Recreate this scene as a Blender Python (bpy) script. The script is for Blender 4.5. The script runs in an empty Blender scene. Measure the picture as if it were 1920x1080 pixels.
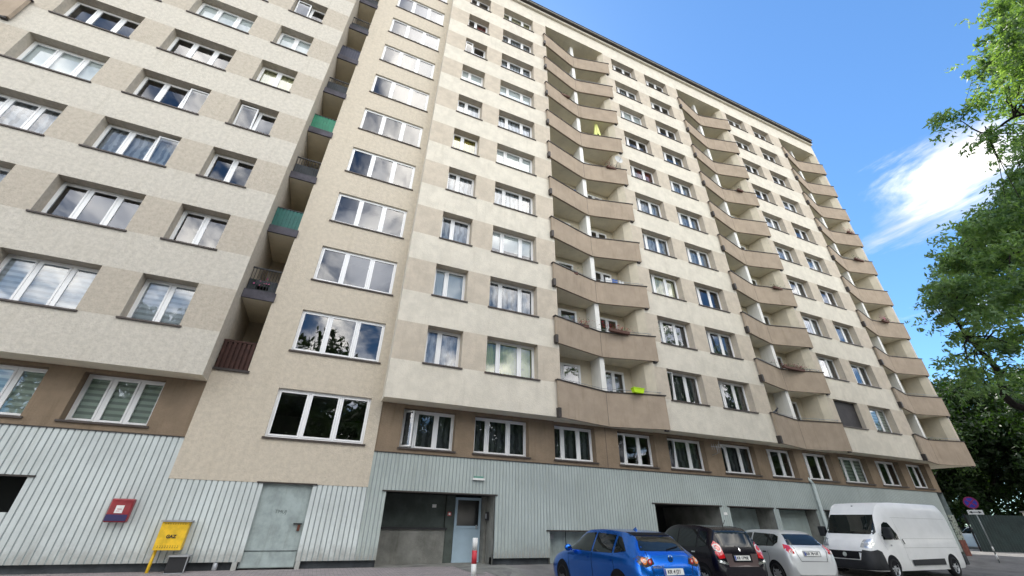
import bpy, bmesh, math, random
import numpy as np
from mathutils import Vector, Matrix
from mathutils.bvhtree import BVHTree
random.seed(7)
scene = bpy.context.scene
COL = scene.collection

# ------------------------------------------------------------------ camera
CZ = 1.27
cam_d = bpy.data.cameras.new('camera')
cam_d.sensor_width = 36.0
cam_d.lens = 36.0 * 756.79 / 1920.0
cam_d.clip_end = 3000
cam = bpy.data.objects.new('camera', cam_d)
COL.objects.link(cam)
cR = Vector((0.918596562769566, -0.3948058592911982, 0.017569528658371702))
cU = Vector((-0.21086252488172508, -0.4520445540041268, 0.8667137455906154))
cF = Vector((0.3342414553409595, 0.7998650227785615, 0.4984963338551335))
cam.matrix_world = Matrix(((cR.x, cU.x, -cF.x, 0), (cR.y, cU.y, -cF.y, 0), (cR.z, cU.z, -cF.z, CZ), (0, 0, 0, 1)))
scene.camera = cam

# ------------------------------------------------------------------ light, sky, exposure
SUN_EL, SUN_AZ = math.radians(57), math.radians(18)      # azimuth clockwise from +Y
sun_dir = Vector((math.sin(SUN_AZ) * math.cos(SUN_EL), math.cos(SUN_AZ) * math.cos(SUN_EL), math.sin(SUN_EL)))
sd = bpy.data.lights.new('sun', 'SUN')
sd.energy = 3.2
sd.angle = math.radians(0.5)
sd.color = (1.0, 0.95, 0.86)
sun = bpy.data.objects.new('sun', sd)
COL.objects.link(sun)
sun.rotation_euler = (-sun_dir).to_track_quat('-Z', 'Y').to_euler()
scene.view_settings.view_transform = 'Standard'
scene.view_settings.look = 'None'
scene.view_settings.gamma = 1
scene.view_settings.exposure = 1.05

def N(nt, t, **kw):
    n = nt.nodes.new(t)
    for k, v in kw.items():
        if hasattr(n, k): setattr(n, k, v)
        else: n.inputs[k.replace('_', ' ')].default_value = v
    return n
def L(nt, a, b): nt.links.new(a, b)
def math_n(nt, op, a, b=None, clamp=False):
    n = nt.nodes.new('ShaderNodeMath'); n.operation = op; n.use_clamp = clamp
    for i, v in enumerate((a, b)):
        if v is None: continue
        if isinstance(v, (int, float)): n.inputs[i].default_value = v
        else: L(nt, v, n.inputs[i])
    return n.outputs[0]
def maprange(nt, v, a, b, c=0.0, d=1.0, smooth=True):
    n = nt.nodes.new('ShaderNodeMapRange')
    if smooth: n.interpolation_type = 'SMOOTHSTEP'
    L(nt, v, n.inputs['Value'])
    for k, x in zip(('From Min', 'From Max', 'To Min', 'To Max'), (a, b, c, d)): n.inputs[k].default_value = x
    return n.outputs['Result']

world = bpy.data.worlds.new('World'); scene.world = world; world.use_nodes = True
wt = world.node_tree; wt.nodes.clear()
wo = N(wt, 'ShaderNodeOutputWorld'); bg = N(wt, 'ShaderNodeBackground'); L(wt, bg.outputs[0], wo.inputs[0])
bg.inputs['Strength'].default_value = 0.1
sky = N(wt, 'ShaderNodeTexSky', sky_type='NISHITA', sun_disc=False)
sky.sun_elevation = SUN_EL; sky.sun_rotation = SUN_AZ; sky.air_density = 1.0; sky.dust_density = 0.1; sky.ozone_density = 3.0
tc = N(wt, 'ShaderNodeTexCoord')
sep = N(wt, 'ShaderNodeSeparateXYZ'); L(wt, tc.outputs['Generated'], sep.inputs[0])
zc = math_n(wt, 'ADD', math_n(wt, 'MAXIMUM', sep.outputs[2], 0.0), 0.22)
px = math_n(wt, 'DIVIDE', sep.outputs[0], zc); py = math_n(wt, 'DIVIDE', sep.outputs[1], zc)
cmb = N(wt, 'ShaderNodeCombineXYZ'); L(wt, px, cmb.inputs[0]); L(wt, py, cmb.inputs[1])
mp = N(wt, 'ShaderNodeMapping'); L(wt, cmb.outputs[0], mp.inputs[0])
mp.inputs['Rotation'].default_value = (0, 0, math.radians(20)); mp.inputs['Scale'].default_value = (1.6, 0.9, 1); mp.inputs['Location'].default_value = (3.136, 1.068, 0)
nz = N(wt, 'ShaderNodeTexNoise', Scale=2.4, Detail=12.0, Roughness=0.62, Distortion=0.35); L(wt, mp.outputs[0], nz.inputs['Vector'])
def dot_dir(v):
    d = N(wt, 'ShaderNodeVectorMath', operation='DOT_PRODUCT'); L(wt, tc.outputs['Generated'], d.inputs[0]); d.inputs[1].default_value = v
    return d.outputs['Value']
b1 = maprange(wt, dot_dir((0.815, 0.085, 0.572)), 0.960, 0.999, -0.10, 0.075)        # the cloud beside the tree
b1b = maprange(wt, dot_dir((0.93, 0.25, 0.26)), 0.92, 0.99, 0.0, 0.22)            # low bright bank beyond the trees
b2 = maprange(wt, dot_dir((0.0, -1.0, 0.0)), -0.02, 0.30, -0.06, 0.255)               # broken cloud over the far side of the street
b4 = maprange(wt, dot_dir((0.05, -0.40, 0.91)), 0.84, 0.97, 0.0, 0.07)
b3 = maprange(wt, dot_dir((0.0, 0.0, 1.0)), 0.35, 0.05, 0.0, 0.06)
bias = math_n(wt, 'ADD', math_n(wt, 'ADD', b1, b1b), math_n(wt, 'ADD', math_n(wt, 'ADD', b2, b4), b3))
dens = math_n(wt, 'ADD', nz.outputs[0], bias)
cmask = maprange(wt, dens, 0.575, 0.80)
nz2 = N(wt, 'ShaderNodeTexNoise', Scale=3.0, Detail=5.0); L(wt, mp.outputs[0], nz2.inputs['Vector'])
ccol = N(wt, 'ShaderNodeMixRGB'); ccol.inputs[1].default_value = (6.1, 6.2, 6.5, 1); ccol.inputs[2].default_value = (12.4, 11.7, 10.5, 1)
L(wt, maprange(wt, nz2.outputs[0], 0.38, 0.62), ccol.inputs[0])
skyg = N(wt, 'ShaderNodeMixRGB', blend_type='MULTIPLY'); skyg.inputs[0].default_value = 1.0; L(wt, sky.outputs[0], skyg.inputs[1]); skyg.inputs[2].default_value = (0.72, 1.0, 1.16, 1)
cb = N(wt, 'ShaderNodeVectorMath', operation='SCALE'); L(wt, ccol.outputs[0], cb.inputs[0]); L(wt, maprange(wt, dot_dir((0.0, -1.0, 0.0)), 0.0, 0.35, 0.85, 2.75), cb.inputs['Scale'])
mixc = N(wt, 'ShaderNodeMixRGB'); L(wt, cmask, mixc.inputs[0]); L(wt, skyg.outputs[0], mixc.inputs[1]); L(wt, cb.outputs[0], mixc.inputs[2])
L(wt, mixc.outputs[0], bg.inputs['Color'])

# ------------------------------------------------------------------ materials
MATS = {}
def mat(name, col, rough=0.6, spec=0.4, metal=0.0, coat=0.0, var=0.0, vscale=3.0, bump=0.0, bscale=60.0, col2=None, streak=0.0, trans=0.0):
    if name in MATS: return MATS[name]
    m = bpy.data.materials.new(name); m.use_nodes = True; nt = m.node_tree
    p = nt.nodes['Principled BSDF']
    p.inputs['Base Color'].default_value = (*col, 1); p.inputs['Roughness'].default_value = rough
    p.inputs['Specular IOR Level'].default_value = spec; p.inputs['Metallic'].default_value = metal
    p.inputs['Coat Weight'].default_value = coat; p.inputs['Coat Roughness'].default_value = 0.05
    g = N(nt, 'ShaderNodeNewGeometry')
    if var > 0 or streak > 0:
        a = N(nt, 'ShaderNodeTexNoise', Scale=vscale, Detail=6.0, Roughness=0.65); L(nt, g.outputs['Position'], a.inputs['Vector'])
        mx = N(nt, 'ShaderNodeMixRGB'); c2 = col2 or tuple(c * (1 - var) for c in col)
        mx.inputs[1].default_value = (*c2, 1); mx.inputs[2].default_value = (*[min(1, c * (1 + var * 0.5)) for c in col], 1)
        L(nt, maprange(nt, a.outputs[0], 0.3, 0.7), mx.inputs[0]); out = mx.outputs[0]
        if streak > 0:
            s = N(nt, 'ShaderNodeMapping'); L(nt, g.outputs['Position'], s.inputs[0]); s.inputs['Scale'].default_value = (3.2, 3.2, 0.35)
            b = N(nt, 'ShaderNodeTexNoise', Scale=1.6, Detail=5.0, Roughness=0.7); L(nt, s.outputs[0], b.inputs['Vector'])
            m2 = N(nt, 'ShaderNodeMixRGB', blend_type='MULTIPLY'); L(nt, out, m2.inputs[1]); m2.inputs[2].default_value = (1 - streak, 1 - streak * 1.05, 1 - streak * 1.2, 1)
            L(nt, maprange(nt, b.outputs[0], 0.5, 0.72), m2.inputs[0]); out = m2.outputs[0]
        L(nt, out, p.inputs['Base Color'])
    if bump > 0:
        c = N(nt, 'ShaderNodeTexNoise', Scale=bscale, Detail=3.0); L(nt, g.outputs['Position'], c.inputs['Vector'])
        bp = N(nt, 'ShaderNodeBump'); bp.inputs['Strength'].default_value = bump; bp.inputs['Distance'].default_value = 0.02
        L(nt, c.outputs[0], bp.inputs['Height']); L(nt, bp.outputs[0], p.inputs['Normal'])
    MATS[name] = m
    return m
M_light = mat('stucco_light', (0.675, 0.625, 0.525), 0.95, 0.15, var=0.10, vscale=2.2, bump=0.5, bscale=28, streak=0.07)
M_mid = mat('stucco_mid', (0.555, 0.485, 0.39), 0.95, 0.15, var=0.11, vscale=2.4, bump=0.5, bscale=28, streak=0.07)
M_lightA = mat('stucco_light_grey', (0.575, 0.535, 0.46), 0.95, 0.15, var=0.13, vscale=8.0, bump=0.7, bscale=22, streak=0.08)
M_midA = mat('stucco_mid_grey', (0.495, 0.44, 0.36), 0.95, 0.15, var=0.13, vscale=8.0, bump=0.7, bscale=22, streak=0.08)
M_tan = mat('stucco_tan', (0.57, 0.505, 0.405), 0.95, 0.15, var=0.10, vscale=7.0, bump=0.6, bscale=26, streak=0.07)
M_brown = mat('stucco_brown', (0.25, 0.19, 0.132), 0.95, 0.15, var=0.14, vscale=1.8, bump=0.4, bscale=28, streak=0.15)
M_balc = mat('balcony_tan', (0.385, 0.31, 0.235), 0.95, 0.15, var=0.12, vscale=1.5, bump=0.3, bscale=28, streak=0.14)
M_cream = mat('cream_paint', (0.64, 0.57, 0.44), 0.9, 0.2, var=0.10, vscale=1.5, streak=0.10)
M_soffit = mat('soffit_paint', (0.86, 0.79, 0.62), 0.9, 0.2, var=0.10, vscale=0.9, streak=0.08)
M_white = mat('white_plaster', (0.80, 0.79, 0.74), 0.9, 0.2, var=0.06, vscale=1.5, streak=0.10)
M_coping = mat('coping_metal', (0.045, 0.036, 0.032), 0.5, 0.4, var=0.3, vscale=2)
M_sill = mat('sill_metal', (0.075, 0.058, 0.05), 0.5, 0.4, var=0.3, vscale=2)
M_upvc = mat('white_frame', (0.87, 0.87, 0.86), 0.35, 0.5)
M_clad = mat('cladding_metal', (0.60, 0.645, 0.63), 0.5, 0.4, var=0.16, vscale=0.7, streak=0.12)
M_clad2 = mat('cladding_metal_greenish', (0.40, 0.45, 0.425), 0.5, 0.4, var=0.14, vscale=0.7, streak=0.12)
for m_ in (M_clad, M_clad2):       # splash dirt and rust tinge on the lowest part of the sheets
    nt = m_.node_tree; p_ = nt.nodes['Principled BSDF']; src = p_.inputs['Base Color'].links[0].from_socket
    g_ = N(nt, 'ShaderNodeNewGeometry'); s_ = N(nt, 'ShaderNodeSeparateXYZ'); L(nt, g_.outputs['Position'], s_.inputs[0])
    n_ = N(nt, 'ShaderNodeTexNoise', Scale=3.5, Detail=6.0, Roughness=0.7); L(nt, g_.outputs['Position'], n_.inputs['Vector'])
    f_ = math_n(nt, 'MULTIPLY', maprange(nt, math_n(nt, 'ADD', s_.outputs[2], math_n(nt, 'MULTIPLY', n_.outputs[0], -0.9)), 0.25, -0.35), 0.55)
    x_ = N(nt, 'ShaderNodeMixRGB'); L(nt, f_, x_.inputs[0]); L(nt, src, x_.inputs[1]); x_.inputs[2].default_value = (0.17, 0.14, 0.11, 1); L(nt, x_.outputs[0], p_.inputs['Base Color'])
M_groove = mat('cladding_groove', (0.33, 0.37, 0.365), 0.7, 0.3)
M_steel = mat('grey_green_steel', (0.34, 0.40, 0.39), 0.55, 0.4, var=0.25, vscale=2.2, streak=0.2)
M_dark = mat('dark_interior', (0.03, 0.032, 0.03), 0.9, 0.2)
M_plinth = mat('plinth', (0.07, 0.078, 0.085), 0.9, 0.2, var=0.35, vscale=2.0, bump=0.4)
M_conc = mat('concrete', (0.22, 0.22, 0.20), 0.95, 0.2, var=0.3, vscale=1.8, bump=0.5, streak=0.2)
M_darkpanel = mat('dark_panel', (0.075, 0.09, 0.08), 0.7, 0.3, var=0.3, vscale=2)
M_door = mat('door_blue_grey', (0.36, 0.47, 0.55), 0.5, 0.4, var=0.08)
M_blackmetal = mat('black_metal', (0.02, 0.02, 0.022), 0.5, 0.4)
M_greymetal = mat('grey_metal', (0.35, 0.36, 0.37), 0.45, 0.5, metal=0.3)
M_room = mat('room_paint', (0.35, 0.33, 0.29), 0.9, 0.2)
M_slab = mat('slab_fascia', (0.085, 0.08, 0.095), 0.8, 0.3, var=0.35, vscale=2.5, streak=0.2)
M_rubber = mat('rubber', (0.012, 0.012, 0.013), 0.75, 0.3)
M_rim = mat('alloy', (0.45, 0.46, 0.48), 0.35, 0.5, metal=0.8)
M_black_plastic = mat('black_plastic', (0.018, 0.019, 0.022), 0.55, 0.4, var=0.2)
M_red = mat('red_paint', (0.42, 0.012, 0.02), 0.4, 0.5, coat=0.3, var=0.2, vscale=6)
M_yellow = mat('yellow_paint', (0.80, 0.50, 0.02), 0.45, 0.5, var=0.18, vscale=6, streak=0.15)
M_bwhite = mat('bollard_white', (0.78, 0.77, 0.74), 0.5, 0.5, var=0.1, vscale=9)
M_bred = mat('bollard_red', (0.60, 0.035, 0.05), 0.5, 0.5, var=0.15, vscale=9)
M_chrome = mat('chrome', (0.75, 0.75, 0.76), 0.15, 0.5, metal=1.0)
M_lens_red = mat('lens_red', (0.55, 0.01, 0.015), 0.12, 0.6, coat=1.0)
M_lens_clear = mat('lens_clear', (0.55, 0.50, 0.48), 0.12, 0.6, coat=1.0)
M_lens_orange = mat('lens_orange', (0.75, 0.22, 0.05), 0.12, 0.6, coat=1.0)
M_plate = mat('plate_white', (0.75, 0.75, 0.72), 0.4, 0.5)
M_plateblue = mat('plate_blue', (0.02, 0.06, 0.35), 0.4, 0.5)
M_seam = mat('seam', (0.008, 0.008, 0.01), 0.8, 0.2)
M_flower = mat('flower_red', (0.45, 0.02, 0.05), 0.7, 0.3, var=0.4, vscale=20)
M_pink = mat('flower_pink', (0.65, 0.14, 0.30), 0.7, 0.3, var=0.4, vscale=20)
M_leafsmall = mat('potted_leaves', (0.05, 0.11, 0.03), 0.7, 0.3, var=0.4, vscale=20)
M_lime = mat('lime_plastic', (0.55, 0.85, 0.02), 0.4, 0.5)
M_ink = mat('dark_ink', (0.03, 0.03, 0.035), 0.8, 0.2)
M_inkfade = mat('faded_ink', (0.10, 0.12, 0.12), 0.8, 0.2)

def glass_mat(name, lift, tint=(0.9, 0.95, 0.95)):
    m = bpy.data.materials.new(name); m.use_nodes = True; nt = m.node_tree; nt.nodes.clear()
    o = N(nt, 'ShaderNodeOutputMaterial'); mx = N(nt, 'ShaderNodeMixShader'); L(nt, mx.outputs[0], o.inputs[0])
    t = N(nt, 'ShaderNodeBsdfTransparent'); t.inputs[0].default_value = (*tint, 1)
    g = N(nt, 'ShaderNodeBsdfGlossy'); g.inputs['Roughness'].default_value = 0.015; g.inputs['Color'].default_value = (0.93, 0.95, 1.0, 1)
    f = N(nt, 'ShaderNodeFresnel'); f.inputs['IOR'].default_value = 1.5
    geo = N(nt, 'ShaderNodeNewGeometry')
    nn = N(nt, 'ShaderNodeTexNoise', Scale=0.9, Detail=1.0); L(nt, geo.outputs['Position'], nn.inputs['Vector'])
    bp = N(nt, 'ShaderNodeBump'); bp.inputs['Strength'].default_value = 0.10; bp.inputs['Distance'].default_value = 0.05
    L(nt, nn.outputs[0], bp.inputs['Height']); L(nt, bp.outputs[0], g.inputs['Normal'])
    v = math_n(nt, 'MULTIPLY', f.outputs[0], 1.5); v = math_n(nt, 'ADD', v, lift, True)
    L(nt, v, mx.inputs[0]); L(nt, t.outputs[0], mx.inputs[1]); L(nt, g.outputs[0], mx.inputs[2])
    return m
M_glass = glass_mat('window_glass', 0.06, (0.86, 0.90, 0.90))
def cloth(name, col, stripes=0, vertical=False, dark=0.25):
    m = bpy.data.materials.new(name); m.use_nodes = True; nt = m.node_tree; p = nt.nodes['Principled BSDF']
    p.inputs['Roughness'].default_value = 0.9; p.inputs['Base Color'].default_value = (*col, 1)
    g = N(nt, 'ShaderNodeNewGeometry'); s = N(nt, 'ShaderNodeSeparateXYZ'); L(nt, g.outputs['Position'], s.inputs[0])
    ax = s.outputs[0] if vertical else s.outputs[2]
    v = math_n(nt, 'SINE', math_n(nt, 'MULTIPLY', ax, stripes))
    nn = N(nt, 'ShaderNodeTexNoise', Scale=2.5, Detail=4.0); L(nt, g.outputs['Position'], nn.inputs['Vector'])
    if vertical: v = math_n(nt, 'SINE', math_n(nt, 'ADD', math_n(nt, 'MULTIPLY', ax, stripes), math_n(nt, 'MULTIPLY', nn.outputs[0], 9.0)))
    mx = N(nt, 'ShaderNodeMixRGB'); mx.inputs[1].default_value = (*[c * dark for c in col], 1); mx.inputs[2].default_value = (*col, 1)
    L(nt, maprange(nt, v, -0.6, 0.3), mx.inputs[0]); L(nt, mx.outputs[0], p.inputs['Base Color'])
    return m
CURT = {
 'sheer': cloth('net_curtain', (0.56, 0.58, 0.62), 26, True, 0.55),
 'dim': cloth('grey_net_curtain', (0.16, 0.17, 0.17), 22, True, 0.45),
 'blind': cloth('white_blind', (0.85, 0.86, 0.84), 3, False, 0.92),
 'stripe': cloth('banded_blind', (0.90, 0.92, 0.94), 38, False, 0.72),
 'stripe_green': cloth('green_banded_blind', (0.82, 0.88, 0.76), 38, False, 0.62),
 'yellow': cloth('yellow_curtain', (0.62, 0.50, 0.08), 16, True, 0.6),
 'lime': cloth('lime_curtain', (0.72, 0.74, 0.22), 8, True, 0.8),
 'cream': cloth('cream_curtain', (0.80, 0.76, 0.48), 18, True, 0.75),
 'red': cloth('red_curtain', (0.28, 0.03, 0.03), 18, True, 0.6),
}
# ------------------------------------------------------------------ mesh helpers
class MB:
    def __init__(s): s.v = []; s.f = []; s.mi = []; s.m = []; s.sm = []
    def idx(s, m):
        if m not in s.m: s.m.append(m)
        return s.m.index(m)
    def face(s, pts, m, smooth=False):
        b = len(s.v); s.v += [tuple(p) for p in pts]; s.f.append(tuple(range(b, b + len(pts)))); s.mi.append(s.idx(m)); s.sm.append(smooth)
    def box(s, x0, x1, y0, y1, z0, z1, m, M=None):
        P = [Vector((x, y, z)) for z in (z0, z1) for y in (y0, y1) for x in (x0, x1)]
        if M is not None: P = [M @ p for p in P]
        b = len(s.v); s.v += [tuple(p) for p in P]
        for q in ((0, 2, 3, 1), (4, 5, 7, 6), (0, 1, 5, 4), (2, 6, 7, 3), (0, 4, 6, 2), (1, 3, 7, 5)):
            s.f.append(tuple(b + i for i in q)); s.mi.append(s.idx(m)); s.sm.append(False)
    def tube(s, path, radii, m, n=8, cap=True):
        path = [Vector(p) for p in path]
        if isinstance(radii, (int, float)): radii = [radii] * len(path)
        b = len(s.v); up = None
        for i, p in enumerate(path):
            d = (path[min(i + 1, len(path) - 1)] - path[max(i - 1, 0)]).normalized()
            if up is None: up = d.orthogonal().normalized()
            up = (up - d * up.dot(d)).normalized(); w = d.cross(up)
            for k in range(n):
                a = 2 * math.pi * k / n
                s.v.append(tuple(p + (up * math.cos(a) + w * math.sin(a)) * radii[i]))
        for i in range(len(path) - 1):
            for k in range(n):
                s.f.append((b + i * n + k, b + i * n + (k + 1) % n, b + (i + 1) * n + (k + 1) % n, b + (i + 1) * n + k)); s.mi.append(s.idx(m)); s.sm.append(True)
        if cap:
            s.f.append(tuple(b + k for k in range(n))[::-1]); s.f.append(tuple(b + (len(path) - 1) * n + k for k in range(n)))
            s.mi += [s.idx(m)] * 2; s.sm += [False] * 2
    def grid(s, G, m, closed=False):
        r = len(G); c = len(G[0]); b = len(s.v)
        for row in G: s.v += [tuple(p) for p in row]
        for i in range(r - 1):
            for j in range(c if closed else c - 1):
                s.f.append((b + i * c + j, b + i * c + (j + 1) % c, b + (i + 1) * c + (j + 1) % c, b + (i + 1) * c + j)); s.mi.append(s.idx(m)); s.sm.append(True)
    def mesh(s, name):
        me = bpy.data.meshes.new(name); me.from_pydata(s.v, [], s.f)
        for m in s.m: me.materials.append(m)
        me.polygons.foreach_set('material_index', s.mi); me.polygons.foreach_set('use_smooth', s.sm); me.update()
        return me
    def build(s, name, parent=None, bevel=0.0, loc=None):
        o = bpy.data.objects.new(name, s.mesh(name)); COL.objects.link(o)
        if parent is not None: o.parent = parent
        if loc is not None: o.location = loc
        if bevel:
            bv = o.modifiers.new('bevel', 'BEVEL'); bv.width = bevel; bv.segments = 2; bv.limit_method = 'ANGLE'
        return o
def link(name, me, parent, loc=(0, 0, 0)):
    o = bpy.data.objects.new(name, me); COL.objects.link(o); o.parent = parent; o.location = loc
    return o
def tag(o, label=None, cat=None, group=None, kind=None):
    if label: o['label'] = label
    if cat: o['category'] = cat
    if group: o['group'] = group
    if kind: o['kind'] = kind
    return o
def empty(name, loc, rz=0, label=None, cat=None, group=None):
    o = bpy.data.objects.new(name, None); COL.objects.link(o); o.location = loc; o.rotation_euler = (0, 0, rz)
    return tag(o, label, cat, group)
def text_mesh(txt, size, m, depth=0.002, bold=0.0):
    c = bpy.data.curves.new('txt', 'FONT'); c.body = txt; c.size = size; c.extrude = depth; c.offset = bold; c.align_x = 'CENTER'; c.align_y = 'CENTER'
    o = bpy.data.objects.new('txt', c); COL.objects.link(o)
    bpy.context.view_layer.update()
    me = bpy.data.meshes.new_from_object(o.evaluated_get(bpy.context.evaluated_depsgraph_get()))
    bpy.data.objects.remove(o); me.materials.clear(); me.materials.append(m)
    return me
def text_on(name, txt, size, m, M, parent, bold=0.0):
    me = text_mesh(txt, size, m, bold=bold); me.transform(M)
    return link(name, me, parent)
FACE_S = Matrix.Rotation(math.radians(90), 4, 'X')     # text facing -Y

# ------------------------------------------------------------------ the apartment block
F = 13.879; B = 14.586; D_REV = 0.42
ROOF = 33.75
bld = empty('apartment_building', (0, 0, 0), 0, 'long eleven storey beige apartment block with stacked tan balconies above a grey metal clad base', 'building')

def wall(mb, x0, x1, z0, z1, Y, openings, matf, rev, revm):
    """vertical sheet facing -Y with rectangular openings (xa,xb,za,zb,depth)"""
    xs = sorted({x0, x1, *[v for o in openings for v in o[:2] if x0 < v < x1]})
    zs = sorted({z0, z1, *[v for o in openings for v in o[2:4] if z0 < v < z1], *[z for z in BANDS if z0 < z < z1]})
    for a, b in zip(xs, xs[1:]):
        for c, d in zip(zs, zs[1:]):
            xm, zm = (a + b) / 2, (c + d) / 2
            if any(o[0] < xm < o[1] and o[2] < zm < o[3] for o in openings): continue
            mb.face([(a, Y, c), (b, Y, c), (b, Y, d), (a, Y, d)], matf(xm, zm))
    for o in openings:
        xa, xb, za, zb = o[:4]; dp = o[4] if len(o) > 4 else rev
        if dp == 0: continue
        rm = revm(xa, za) if callable(revm) else revm
        mb.face([(xa, Y, za), (xa, Y + dp, za), (xa, Y + dp, zb), (xa, Y, zb)], rm)
        mb.face([(xb, Y, za), (xb, Y, zb), (xb, Y + dp, zb), (xb, Y + dp, za)], rm)
        mb.face([(xa, Y, zb), (xb, Y, zb), (xb, Y + dp, zb), (xa, Y + dp, zb)], rm)
        mb.face([(xa, Y, za), (xa, Y + dp, za), (xb, Y + dp, za), (xb, Y, za)], rm)

SILL = lambda k: 6.06 + 2.75 * (k - 1)
TOP = lambda k: 7.52 + 2.75 * (k - 1)
BANDS = [z for k in range(1, 11) for z in (SILL(k), TOP(k))]
def in_band(z): return any(SILL(k) < z < TOP(k) for k in range(1, 11))

COLS = {  # name: (x0, x1, pane fractions, Y)
 'C1': (2.46, 3.82, (0.40, 0.60)), 'C2': (4.80, 7.00, (0.27, 0.42, 0.31)),
 'D1': (13.66, 15.82, (0.25, 0.38, 0.37)), 'D2': (16.80, 18.98, (0.27, 0.36, 0.37)),
 'E1': (25.50, 27.66, (0.30, 0.35, 0.35)), 'E2': (28.60, 30.82, (0.30, 0.35, 0.35)),
 'AR': (-6.22, -4.80, (0.5, 0.5)), 'AM': (-9.42, -7.20, (0.33, 0.34, 0.33)), 'AL': (-12.66, -10.40, (0.33, 0.34, 0.33))}
NICHES = [(8.0, 12.9), (20.1, 25.0), (32.2, 37.12)]
NA = (-18.4, -13.5)
ov = []; windows = []
for c in ('C1', 'C2', 'D1', 'D2', 'E1', 'E2'):
    for k in range(1, 11):
        ov.append((COLS[c][0], COLS[c][1], SILL(k), TOP(k))); windows.append((c, k, COLS[c][0], COLS[c][1], SILL(k), TOP(k), F + D_REV - 0.06, COLS[c][2]))
for n in NICHES: ov.append((n[0], n[1], 4.0, 32.4, 0))
mb = MB()
LEND = 37.4
wall(mb, 1.32, LEND, 4.72, ROOF, F, ov, lambda x, z: M_mid if in_band(z) and z < 32.3 else M_light, D_REV, M_mid)
mb.face([(1.32, F, 4.72), (1.32, F, ROOF), (1.32, B + 0.6, ROOF), (1.32, B + 0.6, 4.72)], M_light)
mb.face([(LEND, F, 4.72), (LEND, 26, 4.72), (LEND, 26, ROOF), (LEND, F, ROOF)], M_light)
mb.build('front_wall', bld)
oa = []
for c in ('AR', 'AM', 'AL'):
    for k in range(1, 11):
        oa.append((COLS[c][0], COLS[c][1], SILL(k), TOP(k)))
        if k <= 8 and not (c == 'AL' and k < 2): windows.append((c, k, COLS[c][0], COLS[c][1], SILL(k), TOP(k), F + D_REV - 0.06, COLS[c][2]))
oa.append((NA[0], NA[1], 4.92, 32.4, 0))
mb = MB()
wall(mb, -24, -3.76, 4.72, ROOF, F, oa, lambda x, z: M_midA if in_band(z) and z < 32.3 else M_lightA, D_REV, M_midA)
mb.face([(-3.76, F, 4.72), (-3.76, B + 3, 4.72), (-3.76, B + 3, ROOF), (-3.76, F, ROOF)], M_midA)
mb.face([(-24, F, 4.72), (-24, 26, 4.72), (-24, 26, ROOF), (-24, F, ROOF)], M_lightA)
mb.build('wing_wall', bld)
# overhang soffits
mb = MB()
for a, b in ((-24, -3.76), (1.32, 8.0), (12.9, 20.1), (25.0, 32.2)):
    mb.face([(a, F, 4.72), (a, B + 0.05, 4.72), (b, B + 0.05, 4.72), (b, F, 4.72)], M_soffit)
for a, b in NICHES: mb.box(a + 0.005, b - 0.005, F + 0.62, B + 0.9, 4.70, 4.715, M_soffit)
mb.face([(34.0, B + 0.8, 4.72), (34.0, 26, 4.72), (LEND, 26, 4.72), (LEND, B + 0.8, 4.72)], M_soffit)
mb.face([(37.12, F, 4.72), (37.12, B + 0.8, 4.72), (LEND, B + 0.8, 4.72), (LEND, F, 4.72)], M_soffit)
mb.build('soffit', bld)
# stair tower face with big flush windows, and the loggia slot beside it
TY = B - 0.03; SLX = -2.83
mb = MB(); ob = []
BZ = lambda k: 3.28 + 2.75 * k
save = BANDS; BANDS = []
for k in range(0, 11):
    if k == 0: z0, z1 = 3.30, 4.78
    else: z0, z1 = 6.04 + 2.75 * (k - 1), 7.56 + 2.75 * (k - 1)
    ob.append((-1.84, 1.0, z0, z1)); windows.append(('B', k, -1.84, 1.0, z0, z1, TY + 0.09, (0.333, 0.334, 0.333)))
wall(mb, SLX, 1.38, 5.14, ROOF + 0.8, TY, ob[1:], lambda x, z: M_tan, 0.16, M_tan)
wall(mb, -3.76, 1.38, 2.08, 5.14, TY, ob[:1], lambda x, z: M_tan, 0.16, M_tan)
mb.face([(SLX, TY, 5.14), (SLX, TY, ROOF), (SLX, TY + 2.2, ROOF), (SLX, TY + 2.2, 5.14)], M_tan)
mb.face([(-3.76, TY, 2.08), (1.38, TY, 2.08), (1.38, B + 0.1, 2.08), (-3.76, B + 0.1, 2.08)], M_tan)
mb.face([(1.38, TY, 2.08), (1.38, TY, ROOF), (1.38, B + 0.1, ROOF), (1.38, B + 0.1, 2.08)], M_tan)
mb.face([(-3.76, TY, 2.08), (-3.76, B + 0.1, 2.08), (-3.76, B + 0.1, 5.14), (-3.76, TY, 5.14)], M_tan)
mb.face([(-3.76, TY + 2.2, 5.14), (SLX, TY + 2.2, 5.14), (SLX, TY + 2.2, ROOF), (-3.76, TY + 2.2, ROOF)], M_mid)
mb.build('stair_tower_wall', bld)
RAILS = {1: 'wood', 2: 'rail', 3: 'green', 4: 'rail', 5: 'bright', 6: 'rail', 7: 'blue', 8: 'rail', 9: 'rail', 10: 'rail'}
M_wood = mat('brown_wood', (0.055, 0.024, 0.018), 0.7, 0.3, var=0.3, vscale=6)
M_green = mat('green_panel', (0.015, 0.12, 0.10), 0.5, 0.4, var=0.2, vscale=4)
M_bright = mat('green_corrugated', (0.015, 0.20, 0.11), 0.5, 0.4, var=0.2, vscale=4)
M_bluep = mat('navy_panel', (0.02, 0.024, 0.05), 0.5, 0.4)
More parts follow.
